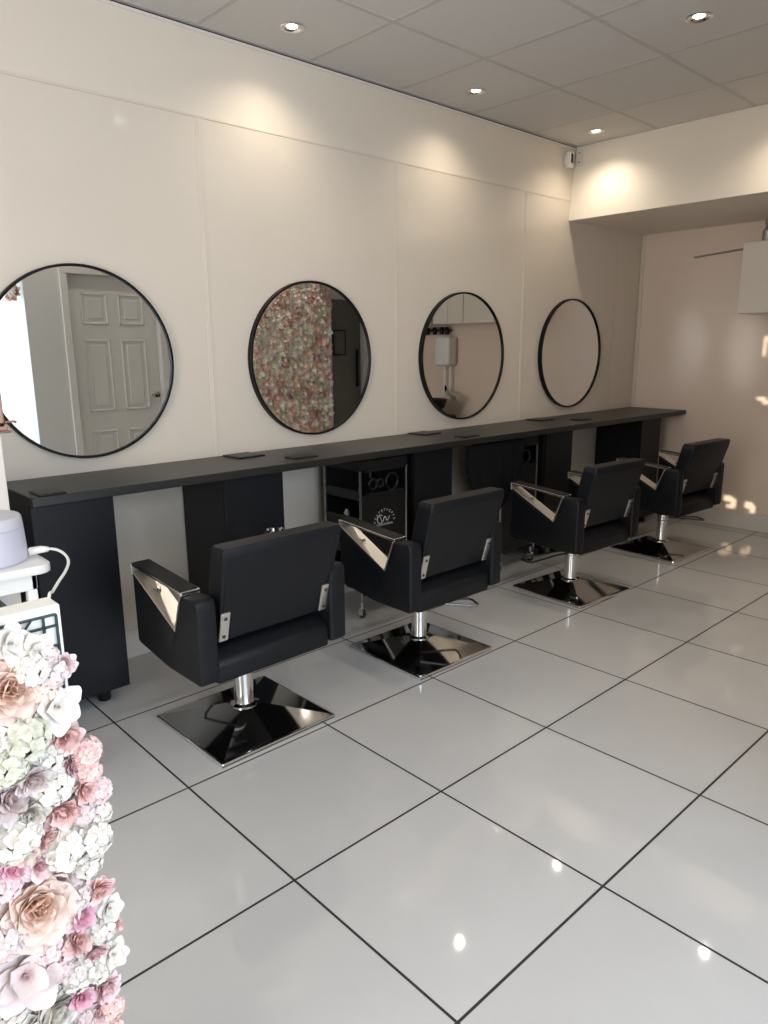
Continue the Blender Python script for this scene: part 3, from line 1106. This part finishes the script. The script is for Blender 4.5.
# framed picture on the dark door, seen in the second mirror
t = thing('picture_frame', 'thin framed picture on the dark door, seen in the second mirror', 'picture', (5.08, -0.0495, 1.42))
bm = BM()
for (a, b, c, d) in ((-0.085, 0.085, 0.12, 0.132), (-0.085, 0.085, -0.132, -0.12), (-0.085, -0.073, -0.132, 0.132), (0.073, 0.085, -0.132, 0.132)):
    box(bm, a, b, 0, 0.015, c, d, 0.002, 1)
obj('frame', bm, M_black_pl, t)
bm = BM()
box(bm, -0.075, 0.075, 0, 0.006, -0.122, 0.122)
obj('print', bm, M_darkdoor, t)

# ------------------------------------------------------------------ LEFT EDGE: cupboard, trolley, pot
t = thing('tall_cupboard', 'tall cream cupboard at the left edge against the mirror wall', 'cupboard', (0.508, 2.855, 0))
bm = BM()
box(bm, -0.2, 0.212, -0.185, 0.2, 0, 1.098, 0.003, 1)
obj('carcass', bm, M_white, t)
bm = BM()
box(bm, -0.198, 0.210, -0.203, -0.186, 0.05, 1.096, 0.002, 1)
obj('door', bm, M_white, t)
t = thing('vanity_mirror', 'rose gold framed vanity mirror standing on the cream cupboard at the left edge', 'mirror', (0.668, 2.73, 1.0985))
bm = BM()
for (a, b, c, d) in ((-0.10, 0.085, 0.02, 0.036), (-0.10, 0.085, 0.14, 0.156), (-0.10, -0.086, 0.02, 0.156), (0.067, 0.085, 0.02, 0.156)):
    box(bm, a, b, -0.008, 0.008, c, d, 0.003, 2)
obj('frame', bm, M_rosegold, t)
bm = BM()
box(bm, -0.088, 0.070, -0.003, 0.003, 0.03, 0.145)
obj('glass', bm, M_mirror, t)
bm = BM()
box(bm, -0.09, 0.10, -0.03, 0.03, 0, 0.008, 0.003, 1)
box(bm, 0.065, 0.095, -0.006, 0.006, 0.006, 0.03, 0.002, 1)
tube(bm, [(0.085, 0, 0.034), (0.115, 0, 0.036), (0.125, 0, 0.032)], 0.004, 8)
obj('stand', bm, M_rosegold, t)

# white service trolley with rounded top
TZ = 0.765
t = thing('service_trolley', 'white plastic service trolley with rounded top in front of the leftmost cabinet', 'trolley', (0.416, 2.36, 0))
bm = BM()
pf = rprof([(-0.33, -0.195), (0.270, -0.195), (0.270, 0.18), (-0.33, 0.18)], [0.03, 0.045, 0.03, 0.03], 6)
prism(bm, pf, 'z', TZ - 0.028, TZ, 0.006, 2)
obj('top_shelf', bm, M_wplastic, t, True, 40)
bm = BM()
for (a, b, c, d) in ((-0.31, 0.225, -0.175, -0.158), (-0.31, 0.225, 0.145, 0.162), (-0.31, -0.29, -0.175, 0.162), (0.208, 0.225, -0.175, 0.162)):
    box(bm, a, b, c, d, TZ - 0.075, TZ - 0.027, 0.003, 1)
obj('apron', bm, M_wplastic, t)
for sx_, sy_ in ((-0.295, -0.16), (0.21, -0.16), (-0.295, 0.147), (0.21, 0.147)):
    bm = BM()
    box(bm, sx_ - 0.014, sx_ + 0.014, sy_ - 0.014, sy_ + 0.014, 0.0, TZ - 0.074, 0.004, 2)
    obj('leg', bm, M_wplastic, t)
for z in (0.12, 0.42):
    bm = BM()
    box(bm, -0.30, 0.215, -0.165, 0.152, z, z + 0.02, 0.004, 1)
    obj('lower_shelf', bm, M_wplastic, t)
bm = BM()
box(bm, -0.27, 0.16, -0.13, 0.13, 0.441, 0.64, 0.015, 2)
o = obj('storage_box', bm, M_grey_metal)
o.location = (0.40, 2.36, 0)
o.location.x = 0.416
tag(o, 'grey box on the middle shelf of the white service trolley', 'box')

# lilac round pot (wax warmer) with lid
PX, PY = 0.545, 2.31
t = thing('wax_pot', 'round lilac plastic pot with lid on the white service trolley', 'pot', (PX, PY, TZ + 0.0006))
bm = BM()
lathe(bm, [(0, 0), (0.106, 0), (0.112, 0.006), (0.1075, 0.100), (0.106, 0.102), (0, 0.102)], n=48)
obj('pot_body', bm, M_lilac, t, True, 40)
bm = BM()
lathe(bm, [(0.106, 0.1025), (0.1075, 0.104), (0.104, 0.131), (0.100, 0.136), (0.09, 0.138), (0, 0.139)], n=48)
obj('lid', bm, M_lilac_lid, t, True, 40)
# cable with plug running from the pot
bm = BM()
pts = [Vector(q) for q in ((0.6549, 2.270, 0.7845), (0.6864, 2.250, 0.7901), (0.7074, 2.200, 0.7945), (0.7150, 2.150, 0.7878), (0.7058, 2.100, 0.7775), (0.6783, 2.050, 0.7676), (0.6418, 2.000, 0.7583), (0.6077, 1.950, 0.7500), (0.5799, 1.900, 0.7446))]
pts += [Vector(q) for q in ((0.565, 1.87, 0.60), (0.55, 1.86, 0.40), (0.55, 1.86, 0.2), (0.57, 1.86, 0.03), (0.64, 1.88, 0.005))]
# smooth the path (Catmull-Rom)
sm_ = []
for i in range(len(pts) - 1):
    p0, p1, p2, p3 = pts[max(i - 1, 0)], pts[i], pts[i + 1], pts[min(i + 2, len(pts) - 1)]
    for k_ in range(6):
        u = k_ / 6
        sm_.append(0.5 * ((2 * p1) + (p2 - p0) * u + (2 * p0 - 5 * p1 + 4 * p2 - p3) * u * u + (3 * p1 - p0 - 3 * p2 + p3) * u ** 3))
sm_.append(pts[-1])
tube(bm, sm_, 0.0042, 8)
o = obj('power_cable', bm, M_cable, None, True)
tag(o, 'white power cable curving down from the lilac pot', 'cable')
bm = BM()
tube(bm, [pts[0], pts[0].lerp(pts[1], 0.85), pts[1].lerp(pts[2], 0.35)], [0.0125, 0.011, 0.008], 10)
p_ = obj('cable_plug', bm, M_cable, o, True)

# ------------------------------------------------------------------ FLOWER PANEL
def petal_mat(name, c_in, c_out, rough=0.6):
    M = bpy.data.materials.new(name)
    M.use_nodes = True
    nt = M.node_tree
    b = nt.nodes['Principled BSDF']
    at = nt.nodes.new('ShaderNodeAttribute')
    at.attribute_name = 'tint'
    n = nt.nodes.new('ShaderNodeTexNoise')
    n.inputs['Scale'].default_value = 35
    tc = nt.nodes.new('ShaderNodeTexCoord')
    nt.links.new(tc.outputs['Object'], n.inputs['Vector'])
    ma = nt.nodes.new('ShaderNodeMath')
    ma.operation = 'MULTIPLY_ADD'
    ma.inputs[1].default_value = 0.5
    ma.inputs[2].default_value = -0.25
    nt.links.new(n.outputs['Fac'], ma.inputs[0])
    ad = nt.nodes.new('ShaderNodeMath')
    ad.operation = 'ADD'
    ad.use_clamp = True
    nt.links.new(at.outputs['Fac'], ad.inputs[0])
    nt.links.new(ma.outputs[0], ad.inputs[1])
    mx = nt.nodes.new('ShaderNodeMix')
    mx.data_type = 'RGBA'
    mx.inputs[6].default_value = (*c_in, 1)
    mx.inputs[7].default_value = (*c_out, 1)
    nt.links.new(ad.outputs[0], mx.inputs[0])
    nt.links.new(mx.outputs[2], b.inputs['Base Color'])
    b.inputs['Roughness'].default_value = rough
    b.inputs['Subsurface Weight'].default_value = 0.0
    b.inputs['Specular IOR Level'].default_value = 0.25
    return M


PM = {
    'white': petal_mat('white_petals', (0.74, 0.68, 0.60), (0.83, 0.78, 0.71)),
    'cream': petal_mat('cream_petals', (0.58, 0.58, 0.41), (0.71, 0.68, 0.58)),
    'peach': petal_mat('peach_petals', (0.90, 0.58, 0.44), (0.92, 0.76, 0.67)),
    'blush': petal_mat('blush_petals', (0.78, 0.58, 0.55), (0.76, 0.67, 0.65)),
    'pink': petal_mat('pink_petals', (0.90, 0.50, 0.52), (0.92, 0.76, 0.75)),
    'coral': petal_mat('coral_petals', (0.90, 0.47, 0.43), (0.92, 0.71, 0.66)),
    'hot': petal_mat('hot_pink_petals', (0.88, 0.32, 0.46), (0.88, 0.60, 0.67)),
}


PW = {  # petal colours made paler to make up for dim light on the flower wall
    'white': petal_mat('wall_white_petals', (0.90, 0.86, 0.78), (0.95, 0.92, 0.86)),
    'blush': petal_mat('wall_blush_petals', (0.92, 0.76, 0.70), (0.95, 0.86, 0.82)),
    'pink': petal_mat('wall_pink_petals', (0.90, 0.50, 0.50), (0.93, 0.72, 0.70)),
    'coral': petal_mat('wall_coral_petals', (0.90, 0.48, 0.42), (0.93, 0.68, 0.62)),
    'peach': petal_mat('wall_peach_petals', (0.92, 0.62, 0.46), (0.94, 0.78, 0.66)),
    'cream': petal_mat('wall_cream_petals', (0.76, 0.80, 0.58), (0.94, 0.92, 0.80)),
}


def petal(bm, lay, base, axis_u, axis_n, L_, W_, cup, curl, ruffle, rng, ns=5, nw=4, t0=0.0, t1=1.0):
    """petal growing from base along axis_u, its face towards axis_n; cup bends sideways, curl bends the tip"""
    side = axis_u.cross(axis_n).normalized()
    ph = rng.uniform(0, 6.28)
    rows = []
    for i in range(ns + 1):
        s = i / ns
        wd = W_ * (max(0.22, math.sqrt(max(0, 1 - ((s - 0.62) / 0.64) ** 2))) if s < 0.62 else math.sqrt(max(0, 1 - ((s - 0.62) / 0.44) ** 2)))
        bend = curl * s * s
        c = base + axis_u * (L_ * (s - 0.15 * abs(curl) * s * s)) + axis_n * (L_ * bend)
        row = []
        for j in range(nw + 1):
            q = j / nw * 2 - 1
            p = c + side * (wd * q) + axis_n * (cup * wd * (q * q) + ruffle * W_ * s * math.sin(ph + q * 4.2 + s * 2))
            p = p - axis_u * (0.24 * W_ * s * s * q * q)
            v = bm.verts.new(p)
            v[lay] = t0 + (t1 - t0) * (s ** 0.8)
            row.append(v)
        rows.append(row)
    for i in range(ns):
        for j in range(nw):
            f = bm.faces.new((rows[i][j], rows[i][j + 1], rows[i + 1][j + 1], rows[i + 1][j]))
            f.smooth = True


def frame_at(theta, tilt):
    """direction leaning out from +z by tilt, and its inward face"""
    out = Vector((math.cos(theta), math.sin(theta), 0))
    u = out * math.sin(tilt) + Vector((0, 0, 1)) * math.cos(tilt)
    n = -out * math.cos(tilt) + Vector((0, 0, 1)) * math.sin(tilt)
    return out, u, n


def flower_rose(seed):
    rng = random.Random(seed)
    bm = BM()
    lay = bm.verts.layers.float.new('tint')
    g = 0.0
    for ring, (cnt, tilt, L_, W_, cup) in enumerate(((3, 0.10, 0.50, 0.20, 1.0), (4, 0.26, 0.56, 0.28, 0.9), (5, 0.44, 0.62, 0.34, 0.8), (5, 0.62, 0.72, 0.42, 0.7),
                                                     (6, 0.84, 0.82, 0.48, 0.55), (6, 1.08, 0.94, 0.56, 0.45), (7, 1.32, 1.04, 0.60, 0.35))):
        for k_ in range(cnt):
            th = g + 2 * PI * k_ / cnt + rng.uniform(-0.15, 0.15)
            out, u, n = frame_at(th, tilt + rng.uniform(-0.07, 0.07))
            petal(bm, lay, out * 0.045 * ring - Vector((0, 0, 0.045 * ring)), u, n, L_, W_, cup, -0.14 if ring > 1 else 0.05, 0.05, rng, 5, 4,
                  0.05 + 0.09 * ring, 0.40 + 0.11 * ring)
        g += 0.7
    return bm


def flower_peony(seed):
    rng = random.Random(seed)
    bm = BM()
    lay = bm.verts.layers.float.new('tint')
    for ring, (cnt, tilt, L_, W_) in enumerate(((5, 0.2, 0.60, 0.22), (7, 0.5, 0.70, 0.27), (9, 0.85, 0.84, 0.31), (9, 1.2, 0.98, 0.34), (7, 1.5, 1.0, 0.34))):
        for k_ in range(cnt):
            th = ring * 0.5 + 2 * PI * k_ / cnt + rng.uniform(-0.25, 0.25)
            out, u, n = frame_at(th, tilt + rng.uniform(-0.2, 0.2))
            petal(bm, lay, out * 0.03, u, n, L_ * rng.uniform(0.85, 1.1), W_, 0.5, rng.uniform(-0.15, 0.2), 0.10, rng, 5, 4, 0.0, 0.60 + 0.12 * ring)
    return bm


def flower_hydrangea(seed):
    rng = random.Random(seed)
    bm = BM()
    lay = bm.verts.layers.float.new('tint')
    N = 36
    for i in range(N):
        z = 1 - (i + 0.5) / N * 1.1
        r = math.sqrt(max(0, 1 - z * z))
        th = i * 2.39996
        d = Vector((r * math.cos(th), r * math.sin(th), z))
        c = d * 0.74 * rng.uniform(0.9, 1.08)
        up = d
        a = up.orthogonal().normalized()
        b = up.cross(a)
        ph = rng.uniform(0, 6.28)
        for k_ in range(4):
            an = ph + k_ * PI / 2
            u = (a * math.cos(an) + b * math.sin(an)) * 0.92 + up * 0.35
            u.normalize()
            n = (up - u * up.dot(u)).normalized()
            petal(bm, lay, c, u, n, 0.30 * rng.uniform(0.9, 1.15), 0.15, 0.25, rng.uniform(-0.2, 0.1), 0.06, rng, 3, 2, 0.15, 0.95)
    return bm


def flower_lily(seed):
    rng = random.Random(seed)
    bm = BM()
    lay = bm.verts.layers.float.new('tint')
    for ring, (cnt, tilt, L_, W_) in enumerate(((4, 0.55, 0.85, 0.36), (6, 1.0, 1.1, 0.44))):
        for k_ in range(cnt):
            th = ring * 0.5 + 2 * PI * k_ / cnt + rng.uniform(-0.2, 0.2)
            out, u, n = frame_at(th, tilt + rng.uniform(-0.15, 0.15))
            petal(bm, lay, out * 0.03, u, n, L_ * rng.uniform(0.9, 1.1), W_, 0.35, rng.uniform(-0.3, 0.0), 0.08, rng, 6, 4, 0.2, 1.0)
    for k_ in range(6):
        out, u, n = frame_at(k_ * 1.05, 0.3)
        petal(bm, lay, Vector((0, 0, 0)), u, n, 0.4, 0.05, 0.2, 0.1, 0.0, rng, 3, 2, 0.0, 0.1)
    return bm


MAKERS = {'rose': flower_rose, 'peony': flower_peony, 'hydrangea': flower_hydrangea, 'lily': flower_lily}
FM = {}


def flower_mesh(kind, colr, var):
    key = (kind, colr, var)
    if key not in FM:
        bm = MAKERS[kind](hash_(kind) + var * 17)
        me = bpy.data.meshes.new(kind + '_mesh')
        bm.to_mesh(me)
        bm.free()
        me.materials.append(PM[colr])
        FM[key] = me
    return FM[key]


def hash_(s):
    return sum(ord(c_) * (i + 3) for i, c_ in enumerate(s))


PANEL_Y = 1.055          # front face of the board
PXR, PZT = 0.336, 1.018  # right edge and top of the board
fpn = thing('flower_panel', 'upright white board covered with artificial pink and white flowers at the lower left', 'flower panel', (PXR, PANEL_Y, 0))
bm = BM()
box(bm, -0.62, 0.0, 0.0, 0.046, 0.0, PZT, 0.003, 2)
obj('board', bm, M_board, fpn)
# green plastic lattice the flowers are clipped into
bm = BM()
lx0, lx1, lz0, lz1 = -0.60, -0.008, 0.02, PZT - 0.013
for k_ in range(22):
    z = lz1 - k_ * 0.047
    if z > lz0:
        box(bm, lx0, lx1, -0.006, -0.0005, z - 0.0013, z + 0.0013)
for k_ in range(20):
    x = lx1 - (0.0 if k_ == 0 else 0.018 + (k_ - 1) * 0.034)
    box(bm, x - 0.0013, x + 0.0013, -0.006, -0.0005, lz0, lz1)
box(bm, lx0, lx1, -0.006, -0.0005, lz1 - 0.018, lz1 - 0.0155)
for s in (0.0, 0.30):
    tube(bm, [(lx1 - 0.035 - s, -0.006, lz1), (lx1 - 0.075 - s, -0.006, lz1 - 0.05)], 0.0018, 6)
obj('lattice', bm, M_lattice, fpn)

def put_flower(kind, colr, P, r, rng, var=None, face=None):
    me = flower_mesh(kind, colr, rng.randrange(2) if var is None else var)
    o = bpy.data.objects.new({'rose': 'rose', 'peony': 'peony', 'hydrangea': 'hydrangea', 'lily': 'lily'}[kind], me)
    C.objects.link(o)
    o.parent = fpn
    o.location = P - Vector(fpn.location)
    d = Vector((rng.uniform(-0.35, 0.45), -1, rng.uniform(-0.25, 0.45))) if face is None else Vector(face)
    q = d.normalized().to_track_quat('Z', 'Y')
    o.rotation_euler = (q.to_matrix() @ Matrix.Rotation(rng.uniform(0, 6.28), 3, 'Z')).to_euler()
    o.scale = (r, r, r)
    o['label'] = {'white': 'white', 'cream': 'greenish cream', 'peach': 'peach', 'blush': 'pale blush', 'pink': 'pink', 'coral': 'coral pink', 'hot': 'hot pink'}[colr] + ' artificial ' + kind
    return o


FL = [  # x, y, z, radius, kind, colour
    (0.2526, 1.0196, 0.9909, 0.0288, 'lily', 'white'), (0.2834, 1.0183, 0.9703, 0.0287, 'lily', 'white'),
    (0.3022, 1.0139, 0.9600, 0.0153, 'peony', 'blush'), (0.3186, 1.0194, 0.9408, 0.0211, 'peony', 'pink'),
    (0.3013, 1.0189, 0.9344, 0.0287, 'hydrangea', 'blush'), (0.2783, 1.0180, 0.9482, 0.0306, 'hydrangea', 'white'),
    (0.2460, 1.0228, 0.9245, 0.0519, 'rose', 'peach'), (0.2854, 1.0189, 0.9123, 0.0268, 'hydrangea', 'peach'),
    (0.3021, 1.0174, 0.8821, 0.0363, 'lily', 'white'), (0.2566, 1.0155, 0.8538, 0.0420, 'hydrangea', 'cream'),
    (0.2238, 1.0239, 0.8604, 0.0347, 'hydrangea', 'white'), (0.3080, 1.0214, 0.8309, 0.0326, 'peony', 'coral'),
    (0.2840, 1.0239, 0.8075, 0.0289, 'hydrangea', 'white'), (0.2297, 1.0153, 0.8221, 0.0382, 'hydrangea', 'cream'),
    (0.3374, 1.0167, 0.7948, 0.0268, 'peony', 'coral'), (0.3183, 1.0245, 0.7797, 0.0289, 'peony', 'pink'),
    (0.3364, 1.0132, 0.7670, 0.0229, 'peony', 'coral'), (0.2594, 1.0134, 0.7880, 0.0286, 'peony', 'blush'),
    (0.2853, 1.0172, 0.7617, 0.0344, 'hydrangea', 'white'), (0.3261, 1.0176, 0.7361, 0.0249, 'peony', 'coral'),
    (0.3496, 1.0231, 0.7226, 0.0250, 'peony', 'pink'), (0.2257, 1.0248, 0.7632, 0.0366, 'peony', 'blush'),
    (0.2525, 1.0187, 0.7342, 0.0287, 'peony', 'white'), (0.2973, 1.0243, 0.7162, 0.0327, 'peony', 'coral'),
    (0.3274, 1.0227, 0.6990, 0.0269, 'hydrangea', 'blush'), (0.3502, 1.0221, 0.6848, 0.0211, 'hydrangea', 'white'),
    (0.2295, 1.0246, 0.7037, 0.0424, 'hydrangea', 'white'), (0.2666, 1.0194, 0.6840, 0.0230, 'peony', 'coral'),
    (0.2921, 1.0197, 0.6536, 0.0422, 'hydrangea', 'white'), (0.3319, 1.0149, 0.6525, 0.0343, 'hydrangea', 'white'),
    (0.3206, 1.0188, 0.6144, 0.0287, 'hydrangea', 'white'), (0.2298, 1.0173, 0.6783, 0.0268, 'rose', 'peach'),
    (0.2202, 1.0190, 0.6596, 0.0230, 'peony', 'hot'), (0.2534, 1.0171, 0.6456, 0.0249, 'peony', 'pink'),
    (0.2072, 1.0195, 0.6370, 0.0268, 'peony', 'pink'), (0.2852, 1.0217, 0.6079, 0.0269, 'peony', 'blush'),
    (0.2429, 1.0130, 0.5863, 0.0571, 'rose', 'peach'), (0.3321, 1.0131, 0.5650, 0.0267, 'peony', 'coral'),
    (0.3052, 1.0149, 0.5653, 0.0229, 'hydrangea', 'blush'), (0.2998, 1.0165, 0.5353, 0.0287, 'peony', 'hot'),
    (0.2779, 1.0212, 0.5386, 0.0230, 'hydrangea', 'white'), (0.3469, 1.0222, 0.5138, 0.0231, 'lily', 'white'),
    (0.3313, 1.0215, 0.4867, 0.0269, 'hydrangea', 'white'), (0.3542, 1.0242, 0.4780, 0.0154, 'peony', 'coral'),
    (0.1975, 1.0158, 0.5618, 0.0382, 'peony', 'blush'), (0.2936, 1.0202, 0.4896, 0.0288, 'peony', 'coral'),
    (0.2492, 1.0148, 0.5080, 0.0305, 'peony', 'pink'), (0.3182, 1.0204, 0.4548, 0.0249, 'peony', 'pink'),
    (0.3425, 1.0135, 0.4359, 0.0229, 'lily', 'white'), (0.2157, 1.0148, 0.4847, 0.0515, 'lily', 'blush'),
    (0.2674, 1.0250, 0.4524, 0.0231, 'peony', 'pink'), (0.2887, 1.0225, 0.4321, 0.0327, 'hydrangea', 'white'),
    (0.3188, 1.0141, 0.4212, 0.0229, 'hydrangea', 'white'), (0.2401, 1.0194, 0.4354, 0.0249, 'peony', 'blush'),
    (0.2877, 1.0132, 0.3947, 0.0229, 'peony', 'hot'), (0.3271, 1.0202, 0.3802, 0.0288, 'peony', 'pink'),
    (0.1938, 1.0241, 0.4366, 0.0327, 'hydrangea', 'white'), (0.2493, 1.0174, 0.3896, 0.0459, 'rose', 'white'),
    (0.3345, 1.0157, 0.3392, 0.0229, 'peony', 'coral'), (0.3140, 1.0218, 0.3379, 0.0250, 'peony', 'pink'),
    (0.2897, 1.0240, 0.3427, 0.0250, 'hydrangea', 'blush'), (0.2126, 1.0210, 0.3886, 0.0346, 'lily', 'white'),
    (0.3297, 1.0134, 0.2971, 0.0229, 'peony', 'coral'),
]
rng = random.Random(11)
for i_, (x, y, z, r, kind, colr) in enumerate(FL):
    if kind == 'peony' and colr in ('pink', 'coral', 'blush') and i_ % 2 == 0:
        kind = 'hydrangea'
    fc = (-0.05, -1, 0.35) if r >= 0.046 else None
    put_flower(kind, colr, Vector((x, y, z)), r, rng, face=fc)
# the mat carries on below and to the left of the frame
kinds = ['hydrangea', 'peony', 'peony', 'rose', 'hydrangea']
cols = ['white', 'pink', 'coral', 'peach', 'blush', 'cream']
for z in (0.06, 0.14, 0.22, 0.30):
    for x in (-0.38, -0.29, -0.20, -0.11, -0.02):
        if z > 0.25 and x > -0.15:
            continue
        P = Vector((PXR + x + rng.uniform(-0.012, 0.012), PANEL_Y - 0.034, z + rng.uniform(-0.015, 0.015)))
        put_flower(kinds[rng.randrange(5)], cols[rng.randrange(6)], P, 0.045, rng)
for z in (0.36, 0.45, 0.54, 0.63, 0.72, 0.81, 0.90):
    for x in (0.03, 0.115):
        if x > 0.1 and z < 0.0:
            continue
        P = Vector((x + rng.uniform(-0.012, 0.012), PANEL_Y - 0.036, z + rng.uniform(-0.015, 0.015)))
        if len([1 for c_ in fpn.children if c_.name.split('.')[0] in MAKERS]) > 96:
            break
        put_flower(kinds[rng.randrange(5)], cols[rng.randrange(6)], P, 0.046, rng)

# ------------------------------------------------------------------ FLOWER WALL (seen in the second mirror)
t = thing('flower_wall', 'tall wall panel of pink and white artificial flowers, seen in the second mirror', 'flower wall', (4.2, 0.0, 0))
bm = BM()
box(bm, -0.80, 0.68, 0.001, 0.03, 0.12, 2.45, 0.003, 1)
obj('board', bm, M_board, t)
bm = BM()
lay = bm.verts.layers.float.new('tint')
rng = random.Random(23)
mats_ = ['white', 'blush', 'pink', 'coral', 'peach', 'cream']
for i in range(24):
    for j in range(38):
        c = Vector((-0.78 + i * 0.0615 + rng.uniform(-0.02, 0.02), 0.05, 0.16 + j * 0.0615 + rng.uniform(-0.02, 0.02)))
        r = rng.uniform(0.050, 0.066)
        mi = rng.choices(range(6), (6, 5, 2.6, 2.0, 3, 3))[0]
        d = Vector((rng.uniform(-0.4, 0.4), 1, rng.uniform(-0.3, 0.4))).normalized()
        a = d.orthogonal().normalized()
        b = d.cross(a)
        n0 = len(bm.faces)
        bm.faces.ensure_lookup_table()
        for ring, (cnt, tl, L_) in enumerate(((4, 0.75, 0.7), (6, 1.3, 1.0))):
            for k_ in range(cnt):
                th = ring * 0.6 + 2 * PI * k_ / cnt + rng.uniform(-0.2, 0.2)
                out = a * math.cos(th) + b * math.sin(th)
                u = out * math.sin(tl) + d * math.cos(tl)
                n = -out * math.cos(tl) + d * math.sin(tl)
                petal(bm, lay, c, u, n, L_ * r, 0.42 * r, 0.4, -0.1, 0.1, rng, 2, 2, 0.0, 0.6 + 0.3 * ring)
        bm.faces.ensure_lookup_table()
        for f in bm.faces[n0:]:
            f.material_index = mi
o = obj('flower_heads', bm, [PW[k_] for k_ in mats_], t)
o['kind'] = 'stuff'

# flower cluster on the end of the partition, seen at the edge of the first mirror
t = thing('hanging_flowers', 'cluster of pink flowers hung on the partition end, top left of the first mirror', 'flowers', (XD - 0.075, -0.06, 1.80))
rng = random.Random(5)
for k_ in range(14):
    me = flower_mesh(('peony', 'hydrangea')[k_ % 2], ('coral', 'white', 'peach')[k_ % 3], 0)
    o = bpy.data.objects.new(('peony', 'hydrangea')[k_ % 2], me)
    C.objects.link(o)
    o.parent = t
    o.location = (rng.uniform(-0.03, 0.03), rng.uniform(-0.03, 0.03), -0.03 + k_ * 0.020)
    q = Vector((-1, rng.uniform(-0.2, 1), rng.uniform(-0.5, 0.5))).normalized().to_track_quat('Z', 'Y')
    o.rotation_euler = q.to_euler()
    o.scale = (0.055,) * 3
bm = BM()
tube(bm, [(0.072, 0.02, 0.26), (0.03, 0.01, 0.15), (0.0, 0, -0.03)], 0.004, 6)
obj('stem', bm, M_lattice, t, True)
